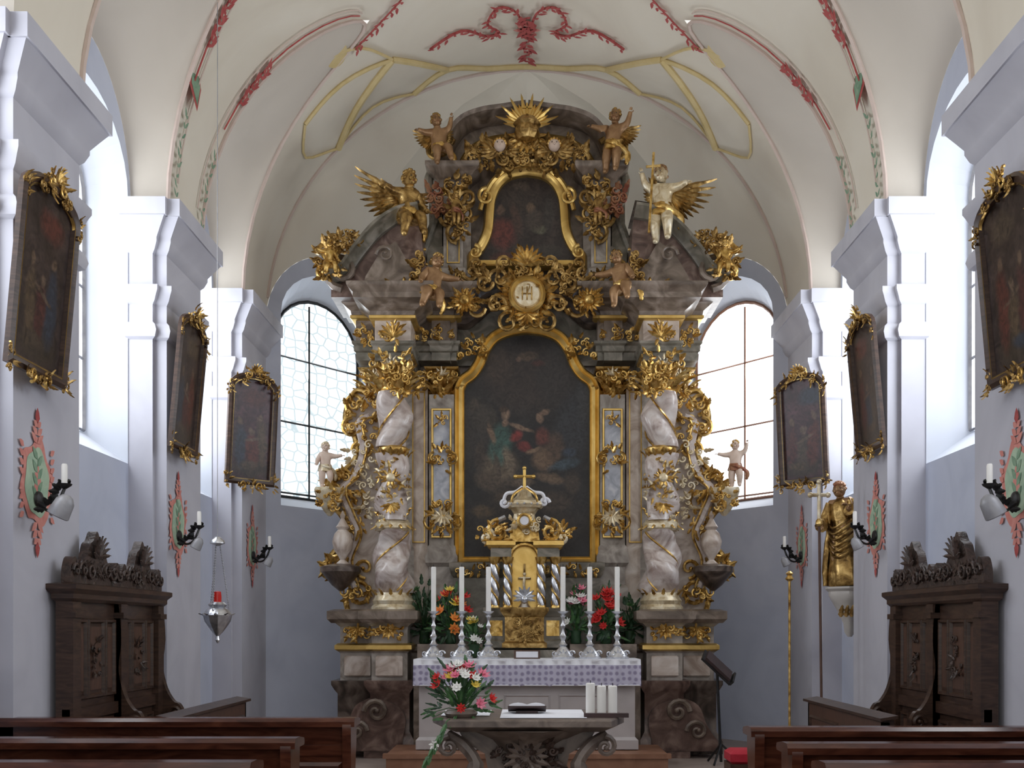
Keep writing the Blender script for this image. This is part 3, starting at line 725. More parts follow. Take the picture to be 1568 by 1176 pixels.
g.mirror(); g.obj('predella',alt)
GM[0]='gold_old'
g=G()
cz=zz(450,11.2)
g.M=Matrix.Translation((0,11.25,cz))@Matrix.Rotation(pi/2,4,'X')
lathe(g,(0,0,0),[(.02,.06),(.13,.05),(.15,.03),(.15,-.02)],'gold_pale',28)
lathe(g,(0,0,0),[(.145,-.05),(.15,.05),(.175,.08),(.20,.05),(.20,-.05)],'gold_frame',28)
g.M=Matrix.Identity(4)
for k in (-.05,0,.05): tube(g,[(k,11.18,cz-.07),(k,11.17,cz+.07)],.008,'gold_old',5)
tube(g,[(-.06,11.18,cz),(.06,11.18,cz)],.008,'gold_old',5); tube(g,cr([(0,11.18,cz+.0),(.03,11.18,cz+.09),(0,11.18,cz+.1)],3),.006,'gold_old',5)
for k in range(26):
    a=2*pi*k/26; leaf(g,(math.cos(a)*.2,11.27,cz+math.sin(a)*.2),(math.cos(a),-.2,math.sin(a)),(0,-1,0),.11+.05*(k%2),.08,'gold')
for sx in (-1,1):
    for (x,p,r,a,d) in ((.30,425,.12,0,1),(.33,465,.12,pi,-1),(.24,400,.1,-pi/2,1),(.2,492,.12,pi/2,-1),(.46,430,.1,pi,1),(.6,415,.09,0,-1),(.55,470,.1,pi,1)):
        scroll(g,sx*x,11.26,zz(p,11.2),r,a if sx>0 else pi-a,1.2,d*sx,.024)
    gilt(g,sx*.34,11.28,zz(440,11.2),.36,.46,30,sz=.08,rnd=R)
    gilt(g,sx*.60,11.3,zz(425,11.2),.4,.16,16,sz=.07,rnd=R)
    x=sx*hx(96,11.1); z=zz(458,11.1)
    gilt(g,x,11.22,z,.28,.22,24,'gold',sz=.065,rnd=R); fan(g,x,11.15,z,.15,pi+.2,2*pi-.2,8,'gold'); fan(g,x,11.17,z,.14,.1,pi-.1,8,'gold')
    sphere(g,(x,11.12,z),.06,'gold',u=12,v=8)
gilt(g,0,11.28,zz(410,11.2),.34,.36,36,sz=.08,rnd=R); fan(g,0,11.2,zz(405,11.2),.2,.2,pi-.2,9,'gold')
gilt(g,0,11.28,zz(487,11.2),.3,.16,22,sz=.07,rnd=R); fan(g,0,11.2,zz(480,11.2),.15,pi+.2,2*pi-.2,7,'gold')
g.obj('monogram_cartouche',alt)
# attic
g=G()
half=[(0,168),(45,178),(82,196),(108,225),(120,255),(128,290),(135,330),(160,370),(178,410),(190,442)]
prism(g,[(hx(u,11.8),zz(p,11.8)) for u,p in half]+[(0,zz(442,11.8))],11.75,12.1,'marble_brown')
blk(g,98,128,11.52,11.8,[(.03,440),(.03,412),(0,408),(0,300)],'marble_gray'); framepx(g,104,122,402,310,11.51,w=.008)
blk(g,86,100,11.62,11.8,[(0,440),(0,300)],'marble_gray')
blk(g,130,150,11.6,11.85,[(.02,440),(.02,380),(0,376),(0,305)],'marble_green')
capital(g,hx(113,11.5),11.64,14*S,zz(312,11.5),zz(288,11.5))
blk(g,92,135,11.5,11.9,[(0,290),(.02,286),(.02,276),(.06,270),(.12,264),(.14,260),(.14,254),(.02,250)],'marble_brown')
gp=[(hx(u,11.6),11.74,zz(p,11.6)) for u,p in cr([(130,262),(118,240),(108,215),(92,196),(66,186),(40,182),(0,176)],5)]
sweep(g,gp,[(0,0),(0,.10),(.04,.16),(.07,.24),(.11,.26),(.13,.2),(.13,0)],'marble_brown')
gp=[(hx(u,11.6),11.74,zz(p,11.6)) for u,p in cr([(108,262),(98,240),(85,222),(62,210),(36,205),(0,203)],5)]
sweep(g,gp,[(0,0),(.0,.05),(.02,.07),(.04,.05),(.04,0)],'gold_frame')
for (u,p,r,a,d) in ((60,228,.15,0,1),(35,240,.12,pi,-1),(82,240,.1,0,1),(20,215,.1,pi/2,1),(95,322,.12,pi/2,-1),(108,350,.13,-pi/2,1),(92,300,.1,0,1),(120,330,.1,0,-1),(78,400,.09,pi,1)):
    scroll(g,hx(u,11.4),11.48,zz(p,11.4),r,a,1.3,d,.026)
gilt(g,hx(52,11.4),11.5,zz(235,11.4),.6,.36,46,sz=.085,rnd=R)
gilt(g,hx(102,11.4),11.45,zz(330,11.4),.24,.46,30,sz=.075,rnd=R)
gilt(g,hx(110,11.4),11.45,zz(275,11.4),.3,.16,18,sz=.07,rnd=R)
gilt(g,hx(136,11.4),11.5,zz(300,11.4),.2,.4,22,'robe_red',.08,R)
gilt(g,hx(120,11.4),11.45,zz(425,11.4),.5,.14,20,sz=.06,rnd=R)
tube(g,[(hx(u,11.5),11.6,zz(p,11.5)) for u,p in cr([(128,250),(150,262),(150,290),(140,320),(152,360),(165,400),(160,430)],5)],.05,'marble_green',8)
tube(g,[(hx(u,11.5),11.55,zz(p,11.5)) for u,p in cr([(112,215),(130,205),(148,212),(150,232),(138,240)],5)],.035,'gold_old',7)
g.mirror()
for sx in (-1,1):
    x=sx*hx(42,11.3); z=zz(216,11.3); sphere(g,(x,11.4,z),.065,'flesh_stone',u=12,v=9)
    sphere(g,(x,11.335,z-.01),.012,'flesh_stone'); 
    for e in (-1,1): sphere(g,(x+e*.024,11.345,z+.012),.009,'marble_dark',u=6,v=4)
    for k in range(12): 
        a=k*pi/6; sphere(g,(x+.06*math.cos(a),11.43,z+.035+.05*math.sin(a)),.024,'gold',u=6,v=4)
    for e in (-1,1):
        fan(g,x+e*.04,11.45,z-.04,.2,(-.5 if e>0 else pi-.7),( .7 if e>0 else pi+.5),5,'gold_old')
zc=zz(186,11.3)
for k in range(17):
    a=.12+k*(pi-.24)/16; L=.36 if k%2 else .26
    leaf(g,(0,11.42,zc),(math.cos(a),-.05,math.sin(a)),(0,-1,0),L,.06,'gold_frame',curl=.02)
for k in range(9):
    a=pi+k*pi/8; leaf(g,(0,11.42,zc-.1),(math.cos(a),-.1,math.sin(a)),(0,-1,0),.22,.07,'gold',curl=.1)
lathe(g,(0,11.37,zc-.2),[(.02,0),(.10,.03),(.14,.1),(.12,.17),(.15,.2),(.10,.26),(.03,.3)],'gold_old',18,lambda a,z:1+.07*math.sin(8*a))
tube(g,[(0,11.3,zc+.08),(0,11.3,zc+.2)],.012,'gold_frame',5); tube(g,[(-.05,11.3,zc+.15),(.05,11.3,zc+.15)],.012,'gold_frame',5)
gilt(g,0,11.45,zz(238,11.3),.4,.25,30,sz=.08,rnd=R)
g.obj('attic',alt)
g=G()
up=[(84,404),(84,392)]+[tuple(q) for q in cr([(84,392),(70,376),(60,352),(57,320),(54,300),(44,280),(26,266),(0,261)],4)]
half=[(hx(u,11.6),zz(p,11.6)) for u,p in up]; outu=half+[(-x,z) for x,z in reversed(half[:-1])]
sweep(g,[(x,11.66,z) for x,z in outu],[(.06,0),(.06,.05),(.035,.10),(.01,.07),(-.03,.05),(-.045,.05),(-.05,0)],'gold_frame',closed=True)
for sx in (-1,1):
    scroll(g,sx*hx(62,11.5),11.52,zz(300,11.5),.10,pi/2,1.3,-sx,.024,'gold_frame')
    scroll(g,sx*hx(80,11.5),11.52,zz(385,11.5),.08,pi/2,1.2,sx,.02,'gold_frame')
    tube(g,[(sx*x,11.53,z) for x,z in [(hx(u,11.5),zz(p,11.5)) for u,p in cr([(0,250),(28,255),(52,275),(66,300),(72,320)],4)]],.028,'gold_frame',6)
g.obj('upper_frame',alt)
painting('canvas_upper',(.022,.014,.011),[pb(800,300,30,26,(.045,.03,.022)),pb(772,358,22,26,(.13,.03,.022),.2),pb(768,322,7,8,(.15,.09,.06)),pb(778,395,26,10,(.09,.028,.02)),pb(792,335,9,28,(.065,.034,.024),.3),
 pb(828,352,13,7,(.12,.115,.075)),pb(815,318,7,8,(.14,.09,.055)),pb(820,337,13,18,(.07,.052,.04)),pb(842,330,10,30,(.042,.034,.028)),pb(840,385,28,12,(.052,.042,.033)),pb(800,285,13,7,(.085,.06,.042))],warp=.09)
g=G(); prism(g,outu,11.66,11.74,'canvas_upper'); g.obj('upper_canvas',alt,smooth=False)
# broken pediment volutes
g=G()
D=11.15
top=cr([(163,336),(192,342),(222,362),(250,395),(272,425),(300,440)],5)
prism(g,[(hx(u,D),zz(p,D)) for u,p in top]+[(hx(300,D),zz(455,D)),(hx(150,D),zz(455,D)),(hx(150,D),zz(420,D)),(hx(160,D),zz(380,D))],D,11.9,'marble_red')
tp=[(hx(u,D),D+.02,zz(p,D)) for u,p in top]
sweep(g,tp,[(.0,0),(.0,.08),(-.05,.12),(-.09,.2),(-.12,.2),(-.14,.12),(-.14,0)],'marble_green')
prism(g,[(hx(u,D),zz(p,D)) for u,p in [(200,372),(222,385),(246,425),(250,440),(180,440),(172,420)]],D-.05,D,'marble_brown')
for i in range(len(tp)-1):
    a=V(tp[i]);b=V(tp[i+1]); 
    g.add([a+V((0,-.18,.14)),b+V((0,-.18,.14)),b+V((0,.6,.14)),a+V((0,.6,.14))],[(0,1,2,3)],'marble_brown')
scroll(g,hx(282,D),D-.05,zz(418,D),.19,-pi/2,1.6,1,.045,'marble_brown')
for (u,p,w,h,n) in ((300,405,.26,.36,40),(270,372,.26,.16,20),(288,378,.2,.2,16),(160,420,.2,.5,24),(186,448,.4,.08,14)):
    gilt(g,hx(u,D),D-.12,zz(p,D),w,h,n,sz=.075,rnd=R)
scroll(g,hx(300,D),D-.12,zz(395,D),.13,0,1.4,1,.03,'gold'); scroll(g,hx(306,D),D-.12,zz(425,D),.11,pi,1.4,-1,.028,'gold'); scroll(g,hx(215,D),D-.1,zz(395,D),.1,0,1.3,1,.02,'marble_brown')
g.mirror(); g.obj('broken_pediment',alt)
GM[0]='gold'
# figures on the altar
sit=dict(hiL=(.06,-.02,.43),knL=(.09,-.20,.40),anL=(.10,-.22,.20),toL=(.10,-.29,.17),hiR=(-.06,-.02,.43),knR=(-.10,-.19,.36),anR=(-.13,-.16,.16),toR=(-.15,-.23,.13))
armupL=dict(elL=(.20,-.02,.76),wrL=(.24,-.06,.90),haL=(.245,-.07,.94)); armupR=dict(elR=(-.20,-.02,.76),wrR=(-.24,-.06,.90),haR=(-.245,-.07,.94))
armoutL=dict(elL=(.21,-.03,.70),wrL=(.32,-.08,.72),haL=(.36,-.09,.725)); armoutR=dict(elR=(-.21,-.03,.70),wrR=(-.32,-.08,.72),haR=(-.36,-.09,.725))
step=dict(knL=(.10,-.10,.27),anL=(.09,-.04,.08),toL=(.10,-.12,.05))
figure('putto_statue',(XP(500,11.35),11.35,zz(748,11.35)),.50,'flesh_stone',.35,{**armoutL,**step},None,'gold_pale','gold_pale',headturn=-.4)
figure('putto_statue',(XP(1128,11.35),11.35,zz(748,11.35)),.52,'flesh_stone',-.3,{**armoutR,**armupL,**step},None,'robe_red','gold',headturn=.5)
figure('angel_statue',(XP(627,11.0),11.05,zz(384,11.0)),.86,'gold_old',.5,{**sit,**armoutR},[(-1,.66,.55),(1,.35,.5)],'gold','gold_old',headturn=.3,wingmat='gold_old')
figure('angel_statue',(XP(1016,11.0),11.05,zz(372,11.0)),.82,'gold_pale',-.35,{**armupR,**armoutL,**step},[(1,.66,.25),(-1,.36,1.2)],'gold','flesh_gilt',headturn=-.3,wingmat='gold_old')
figure('putto_statue',(XP(682,11.35),11.35,zz(270,11.35)),.66,'flesh_gilt',.3,{**sit,**armupL,**armoutR},[(-1,.36,.4),(1,.3,.4)],'gold','gold_old',tilt=-.15,wingmat='gold_old')
figure('putto_statue',(XP(936,11.35),11.35,zz(268,11.35)),.70,'flesh_gilt',-.3,{**armoutR,**armupL,**step},[(1,.36,.4)],'gold','gold_old',tilt=.1,wingmat='gold_old')
figure('putto_statue',(XP(655,10.95),10.80,zz(496,10.9)),.72,'flesh_gilt',.4,{**armoutL,**sit},None,'gold','gold_old',tilt=.2)
figure('putto_statue',(XP(962,10.95),10.80,zz(488,10.9)),.70,'flesh_gilt',-.4,{**armoutR,**sit},None,'gold','gold_old',tilt=-.2)
figure('putto_statue',(XP(700,11.3),11.3,zz(345,11.3)),.36,'gold_old',.4,armupR,None,'robe_red','gold')
figure('putto_statue',(XP(918,11.3),11.3,zz(345,11.3)),.36,'gold_old',-.4,armupL,None,'robe_red','gold')
figure('putto_statue',(XP(512,11.1),10.90,zz(437,11.0)),.44,'gold',.4,{**armoutR,**sit},None,'gold','gold')
figure('putto_statue',(XP(1108,11.1),10.90,zz(437,11.0)),.44,'gold',-.4,{**armoutL,**sit},None,'gold','gold')
g=G(); x=XP(994,11.0); tube(g,[(x,10.9,zz(362,11)),(x+.05,10.9,zz(240,11))],.014,'gold',6); tube(g,[(x-.03,10.9,zz(262,11)),(x+.12,10.9,zz(260,11))],.014,'gold',6); g.obj('cross_staff')
# ================================================================== MENSA (altar table)
mt=root('altar_table',(0,10.6,CH+.15))
g=G(); box(g,-1.35,1.35,10.0,10.83,CH,CH+.15,'wood_step'); box(g,-1.38,1.38,9.98,10.05,CH+.11,CH+.155,'wood_step'); g.obj('altar_step')
zt=1.36
g=G()
plan_stack(g,rect(-1.07,1.07,10.35,10.83),[(.0,CH+.152),(.03,CH+.16),(.03,CH+.25),(0,CH+.28),(0,zt-.10),(.03,zt-.07),(.03,zt)],'mensa_front')
for x in (-.54,0,.54): 
    sweep(g,[(x-.22,10.35,.62),(x+.22,10.35,.62),(x+.22,10.35,1.02),(x-.22,10.35,1.02)],[(-.012,0),(0,.012),(.012,0)],'mensa_front',closed=True)
g.obj('block',mt)
g=G(); box(g,-1.12,1.12,10.29,10.86,zt,zt+.02,'linen_white')
n=120; vs=[]; 
for i in range(n+1):
    x=-1.12+2.24*i/n
    y=10.29-.012*math.sin(i*.9)-.008*math.sin(i*.37)
    zb=zt-.245+.012*abs(math.sin(i*pi/4))
    vs+=[(x,10.29,zt+.02),(x,y,zt-.03),(x,y-.004,zt-.035),(x,y-.01,zb)]
g.add(vs,[(i*4+k,(i+1)*4+k,(i+1)*4+k+1,i*4+k+1) for i in range(n) for k in (0,1)],'linen_white')
g.add(vs,[(i*4+2,(i+1)*4+2,(i+1)*4+3,i*4+3) for i in range(n)],'lace_cloth')
for sx in (-1,1):
    g.add([(sx*1.12,10.29,zt+.02),(sx*1.12,10.84,zt+.02),(sx*1.13,10.84,zt-.24),(sx*1.13,10.28,zt-.24)],[(0,1,2,3)],'lace_cloth')
tube(g,[(-1.12,10.275,zt-.235),(1.12,10.275,zt-.235)],.006,'linen_white',4)
g.obj('altar_cloth',mt)
g=G(); box(g,-1.18,1.18,10.87,11.5,CH,zt+.01,'marble_brown'); box(g,-.45,.45,10.87,11.46,zt+.01,zt+.10,'marble_green'); box(g,-1.15,-.45,10.95,11.46,zt+.01,zt+.16,'marble_brown'); box(g,.45,1.15,10.95,11.46,zt+.01,zt+.16,'marble_brown'); g.obj('gradine',alt)
g=G(); box(g,-.13,.13,10.44,10.47,zt+.021,zt+.11,'wood_panel'); box(g,-.11,.11,10.43,10.45,zt+.035,zt+.095,'linen_white'); g.obj('altar_card')
# ================================================================== TABERNACLE (stands on the gradine)
g=G(); D=10.98
def tz(p): return zz(p,10.85)
def tx(u): return hx(u,10.85)
plan_stack(g,rect(-tx(34),tx(26),D-.1,11.3),[(.03,tz(992)),(.03,tz(985)),(0,tz(982)),(0,tz(945)),(.03,tz(940)),(.05,tz(935)),(.05,tz(930))],'gold_old')
for u0,u1 in ((-62,-34),(26,54)):
    plan_stack(g,rect(tx(u0),tx(u1),D,11.3),[(.03,tz(992)),(.03,tz(982)),(0,tz(978)),(0,tz(945)),(.03,tz(940)),(.04,tz(930))],'marble_green')
    box(g,tx(u0+4),tx(u1-4),D-.01,D,tz(974),tz(950),'gold')
for u in (-50,-30,22,44):
    seg=18; nn=30; prof=[(.042,tz(928)+(tz(862)-tz(928))*i/nn) for i in range(nn+1)]
    lathe(g,(tx(u),D-.02,0),prof,'silver',seg,lambda a,z:1+.22*math.sin(2*a+z*38))
    lathe(g,(tx(u),D-.02,0),[(.055,tz(931)),(.055,tz(928)),(.04,tz(925))],'gold',12)
    for ph in (0,pi):
        pts=[]
        for i in range(40):
            z=tz(926)+(tz(864)-tz(926))*i/39; a=-z*19-pi/4+ph+.2; pts.append((tx(u)+.042*math.cos(a),D-.02+.042*math.sin(a),z))
        tube(g,pts,.010,'gold',5)
    lathe(g,(tx(u),D-.02,0),[(.04,tz(864)),(.06,tz(856)),(.065,tz(852))],'gold',12)
box(g,-tx(56),-tx(24),D-.06,11.3,tz(852),tz(838),'marble_green'); box(g,tx(16),tx(50),D-.06,11.3,tz(852),tz(838),'marble_green')
for a,b in ((-58,-22),(14,52)): plan_stack(g,rect(tx(a),tx(b),D-.08,11.3),[(0,tz(838)),(.03,tz(834)),(.03,tz(828)),(0,tz(826))],'gold_frame')
prism(g,[(-tx(26),tz(930)),(tx(18),tz(930)),(tx(18),tz(852))]+[(-tx(4)+tx(22)*math.cos(pi*i/12),tz(852)+.14*math.sin(pi*i/12)) for i in range(1,12)]+[(-tx(26),tz(852))],D+.12,11.25,'gold_frame')
pts=[(-tx(26),D+.02,tz(930)),(-tx(26),D+.02,tz(852))]+[(-tx(4)-tx(22)*math.cos(pi*i/12),D+.02,tz(852)+.14*math.sin(pi*i/12)) for i in range(1,12)]+[(tx(18),D+.02,tz(852)),(tx(18),D+.02,tz(930))]
sweep(g,pts,[(-.02,0),(-.01,.04),(.01,.04),(.02,0),(.02,-.1),(-.02,-.1)],'gold')
# small crucifix in the niche
tube(g,[(-tx(4),D+.03,tz(928)),(-tx(4),D+.03,tz(862))],.012,'gold_old',6); tube(g,[(-tx(14),D+.03,tz(885)),(tx(6),D+.03,tz(885))],.012,'gold_old',6)
lathe(g,(-tx(4),D+.03,0),[(.07,tz(930)),(.05,tz(926)),(.02,tz(918))],'silver',12)
tube(g,cr([(-tx(4),D+.01,tz(882)),(-tx(5),D+.0,tz(895)),(-tx(3),D+.01,tz(908))],4),.014,'gold_pale',6); sphere(g,(-tx(4),D+.0,tz(878)),.018,'gold_pale')
for e in (-1,1): tube(g,[(-tx(4),D+.01,tz(884)),(-tx(4)+e*.06,D+.01,tz(888)+.03)],.008,'gold_pale',5)
fan(g,-tx(4),D-.14,tz(915),.13,-pi*.1,pi*1.1,9,'silver'); sphere(g,(-tx(4),D-.13,tz(918)),.045,'silver')
gilt(g,-tx(4),D-.12,tz(965),.3,.25,30,'gold_old',sz=.05,rnd=R)
c0=-tx(4)
prism(g,[(c0-tx(24),tz(828)),(c0+tx(24),tz(828)),(c0+tx(20),tz(800)),(c0+tx(12),tz(785)),(c0-tx(12),tz(785)),(c0-tx(20),tz(800))],D+.0,11.25,'gold')
for k in (-1,1):
    scroll(g,c0+k*tx(40),D-.03,tz(812),.12,pi/2,1.3,-k,.03,'gold'); scroll(g,c0+k*tx(58),D-.03,tz(822),.09,pi/2,1.3,k,.026,'gold_pale')
    gilt(g,c0+k*tx(48),D-.02,tz(815),.34,.2,30,sz=.06,rnd=R)
    tube(g,cr([(c0+k*tx(30),D,tz(790)),(c0+k*tx(48),D-.03,tz(800)),(c0+k*tx(60),D-.02,tz(812))],5),.028,'silver',6)
    # open crown ribs sweeping up to the cross
    tube(g,cr([(c0+k*tx(33),D-.03,tz(770)),(c0+k*tx(28),D-.06,tz(755)),(c0+k*tx(14),D-.06,tz(752)),(c0+k*tx(3),D-.04,tz(744))],5),.020,'linen_white',6)
    tube(g,cr([(c0+k*tx(20),D-.12,tz(768)),(c0+k*tx(16),D-.13,tz(757)),(c0+k*tx(3),D-.06,tz(746))],5),.014,'gold',6)
    scroll(g,c0+k*tx(31),D-.04,tz(768),.055,0,1.2,k,.02,'linen_white')
lathe(g,(c0,D+.03,0),[(.17,tz(776)),(.195,tz(771)),(.18,tz(766)),(.12,tz(763)),(.08,tz(757)),(.06,tz(750)),(.03,tz(744))],'gold_pale',24,lambda a,z:1+.10*math.sin(8*a))
lathe(g,(c0,D+.05,0),[(.12,tz(795)),(.11,tz(785)),(.14,tz(778)),(.16,tz(774))],'gold_pale',20,lambda a,z:1+.06*math.sin(6*a))
for i in range(9): sphere(g,(c0+.19*math.cos(pi+i*pi/8),D+.03+.19*math.sin(pi+i*pi/8),tz(771)),.014,'silver',u=6,v=4)
g.M=Matrix.Translation((c0,D-.1,tz(797)))@Matrix.Rotation(pi/2,4,'X')
lathe(g,(0,0,0),[(.0,.02),(.045,.02),(.055,-.01)],'linen_white',18); lathe(g,(0,0,0),[(.055,0),(.06,.03),(.08,.02),(.08,-.02)],'gold',18)
g.M=Matrix.Identity(4)
gilt(g,c0,D-.04,tz(800),.36,.2,30,'gold_pale',.05,R)
tube(g,[(c0,D,tz(748)),(c0,D,tz(716))],.018,'gold_frame',6); tube(g,[(c0-.09,D,tz(727)),(c0+.09,D,tz(727))],.018,'gold_frame',6)
for p in ((c0-.095,727),(c0+.095,727),(c0,714)): sphere(g,(p[0],D,tz(p[1])),.024,'gold_frame',u=8,v=6)
g.obj('tabernacle',alt)
# ================================================================== CANDLESTICKS
for px in (666,709,750,864,905,947):
    x=XP(px,10.6)+.0; D=10.6
    r=root('altar_candlestick',(x,D,zt+.021)); g=G()
    q=lambda p:zz(p,D)
    tri=lambda a,z:1+.12*math.cos(3*a+pi/2)
    zb=zt+.021; H=q(936)-zb
    lathe(g,(x,D,zb),[(.11,0),(.115,.015),(.10,.03),(.085,.06),(.05,.10),(.03,.125),(.045,.14),(.03,.155),(.018,.18),(.032,.21),(.036,.225),(.02,.25),(.014,.30),(.026,.33),(.014,.36),(.016,H-.07),(.03,H-.05),(.018,H-.035),(.055,H-.01),(.06,H),(.01,H)],'silver',18,tri)
    for k in (-1,1): scroll(g,x+k*.085,D-.05,zb+.05,.035,0,1.2,k,.01,'silver')
    fan(g,x,D-.07,zb+.03,.07,.2,pi-.2,5,'silver')
    g.obj('stick',r); g=G()
    lathe(g,(x,D,zb+H),[(.026,0),(.026,q(868)-q(936)-.01),(.022,q(868)-q(936))],'candle_wax',12); tube(g,[(x,D,q(868)),(x,D,q(864))],.003,'iron_black',4)
    g.obj('candle',r)
# ================================================================== FLOWERS
def bouquet(name,c,w,h,dp,cols,n,bs=.05,vase=None,leafcol='leaf_green',nl=60,seed=1,ls=1.0):
    rr=random.Random(seed); g=G(); c=V(c)
    if vase: lathe(g,(c.x,c.y,c.z),vase[1],vase[0],16)
    top=c.z+(max(z for r,z in vase[1]) if vase else 0)
    o=V((c.x,c.y,top))
    for i in range(nl):
        a=rr.uniform(0,2*pi);e=rr.uniform(-.25,1.4); q=rr.uniform(.25,.95)
        d=V((math.cos(a)*math.cos(e)*w/2,math.sin(a)*math.cos(e)*dp/2,math.sin(e)*h))
        p=o+d*q
        if i%3==0: tube(g,[o,o+d*q*.5+V((0,0,.02)),p],.003,leafcol,4)
        leaf(g,p,(d+V((rr.uniform(-.1,.1),rr.uniform(-.1,.1),rr.uniform(-.1,.15)))),(0,-.7,.7),ls*rr.uniform(.07,.14),ls*rr.uniform(.03,.05),leafcol if rr.random()<.6 else 'leaf_dark',curl=-.2)
    for i in range(n):
        a=rr.uniform(0,2*pi);e=rr.uniform(.0,1.5); d=V((math.cos(a)*math.cos(e)*w/2,-abs(math.sin(a))*math.cos(e)*dp/2,math.sin(e)*h))
        p=o+d*rr.uniform(.75,1.0); col=rr.choice(cols); nn=(d.normalized()+V((0,-.6,.1))).normalized()
        t=nn.cross(V((0,0,1))); t=t.normalized() if t.length>.1 else V((1,0,0)); b=nn.cross(t); s=bs*rr.uniform(.8,1.25)
        tube(g,[o,p],.003,'leaf_green',4)
        for k in range(8):
            f=k*pi/4; leaf(g,p,t*math.cos(f)+b*math.sin(f)+nn*.3,nn,s,s*.55,col,curl=.25)
        for k in range(5):
            f=k*2*pi/5; leaf(g,p+nn*.006,t*math.cos(f)+b*math.sin(f)+nn*1.1,nn,s*.6,s*.4,col,curl=.2)
        sphere(g,p+nn*.01,s*.22,col,u=7,v=5)
    return g.obj(name,angle=60)
vz=('leaf_dark',[(.05,0),(.06,.02),(.05,.1),(.06,.14)])
za=zt+.162
bouquet('flower_arrangement',(XP(692,11.05),11.05,za),.56,.46,.2,['petal_orange','petal_red','petal_yellow'],15,.07,vz,seed=2,nl=80)
bouquet('flower_arrangement',(XP(728,10.75),10.75,zt+.022),.24,.30,.14,['petal_white','petal_yellow'],9,.045,vz,seed=3,nl=36)
bouquet('flower_arrangement',(XP(884,11.05),11.05,za),.30,.48,.2,['petal_pink','petal_white'],12,.06,vz,seed=4,nl=64)
bouquet('flower_arrangement',(XP(930,11.05),11.05,za),.34,.52,.2,['petal_red'],15,.065,vz,seed=5,nl=64)
bouquet('potted_plant',(XP(652,11.25),11.25,za),.42,.58,.2,['leaf_green'],3,.05,vz,'leaf_dark',80,seed=6)
bouquet('potted_plant',(XP(966,11.25),11.25,za),.4,.36,.2,['leaf_green'],3,.05,vz,'leaf_dark',60,seed=7)
# ================================================================== COMMUNION TABLE
fa=root('communion_table',(0,7.6,0)); g=G(); zt2=1.06
pl=[(-.55,7.18),(.58,7.18),(.70,7.55),(.70,7.85),(.55,8.15),(-.52,8.15),(-.68,7.85),(-.68,7.55)]
plan_stack(g,pl,[(-.08,zt2-.09),(-.02,zt2-.06),(0,zt2-.05),(0,zt2-.01),(-.01,zt2)],'stone_table')
lathe(g,(0,7.65,0),[(.42,0),(.42,.06),(.34,.1),(.26,.2),(.20,.4),(.19,.6),(.24,.78),(.34,.90),(.44,.95),(.50,zt2-.08)],'stone_table',28,lambda a,z:1+.05*math.sin(8*a))
box(g,-.5,.5,7.35,7.95,0,.08,'stone_table')
for k in (-1,1):
    pts=cr([(k*.56,7.4,.93),(k*.44,7.35,.86),(k*.36,7.32,.74),(k*.40,7.3,.6),(k*.34,7.3,.42),(k*.26,7.32,.25),(k*.34,7.3,.1)],6)
    tube(g,pts,[.045]*12+[.06]*12+[.05]*13,'stone_table',8)
    scroll(g,k*.55,7.34,.86,.075,pi/2,1.4,-k,.022,'stone_table'); scroll(g,k*.40,7.3,.55,.07,pi/2,1.3,k,.022,'stone_table')
prism(g,[(-.5,.99),(.5,.99),(.44,.88),(.30,.80),(.26,.6),(-.26,.6),(-.30,.80),(-.44,.88)],7.42,7.6,'stone_table')
gilt(g,0,7.38,.80,.44,.26,60,'carving_dark',.06,R); gilt(g,0,7.40,.52,.34,.36,44,'carving_dark',.06,R); fan(g,0,7.36,.78,.16,.1,pi-.1,9,'stone_table'); fan(g,0,7.36,.78,.18,pi+.3,2*pi-.3,7,'stone_table')
g.obj('stone_table',fa)
g=G(); zc=zt2+.004
for (x0,x1,y0,y1) in ((-.19,.42,7.3,8.05),(-.62,-.27,7.5,8.0)):
    g.add([(x0,y0,zc),(x1,y0,zc),(x1,y1,zc),(x0,y1,zc)],[(0,1,2,3)],'linen_white')
g.obj('table_runner',fa,smooth=False)
g=G(); z=zt2+.005
g.M=Matrix.Translation((-.0,7.72,z+.036))@Matrix.Rotation(-.25,4,'X')
vs=[];n=8
for i in range(n+1):
    x=-.13+.26*i/n; h=.012+.015*abs(math.sin(pi*i/n*2)); vs+=[(x,-.08,h),(x,.08,h),(x,-.08,0),(x,.08,0)]
g.add(vs,[(i*4,(i+1)*4,(i+1)*4+1,i*4+1) for i in range(n)]+[(i*4,i*4+2,(i+1)*4+2,(i+1)*4) for i in range(n)],'linen_white'); box(g,-.14,.14,-.09,.09,-.012,0,'book_dark')
g.M=Matrix.Identity(4); box(g,-.08,.08,7.66,7.78,z,z+.02,'book_dark'); g.obj('open_missal')
for (px,pt) in ((904,1046),(921,1050),(938,1050)):
    D=7.5; x=TX(px,D); g=G(); lathe(g,(x,D,zt2+.001),[(.033,0),(.033,zz(pt,D)-zt2-.005),(.026,zz(pt,D)-zt2)],'candle_wax',16); tube(g,[(x,D,zz(pt,D)),(x,D,zz(pt,D)+.02)],.003,'iron_black',4); g.obj('pillar_candle')
g=G(); box(g,TX(893,7.5),TX(960,7.5),7.36,7.42,zt2+.001,zt2+.03,'book_dark'); g.obj('candle_tray')
bouquet('flower_bouquet',(TX(706,7.4),7.4,zt2+.001),.5,.36,.36,['petal_red','petal_pink','petal_white','petal_yellow','petal_pink'],24,.05,('stone_table',[(.1,0),(.12,.03),(.1,.05)]),'leaf_green',130,seed=12,ls=.8)
g=G()
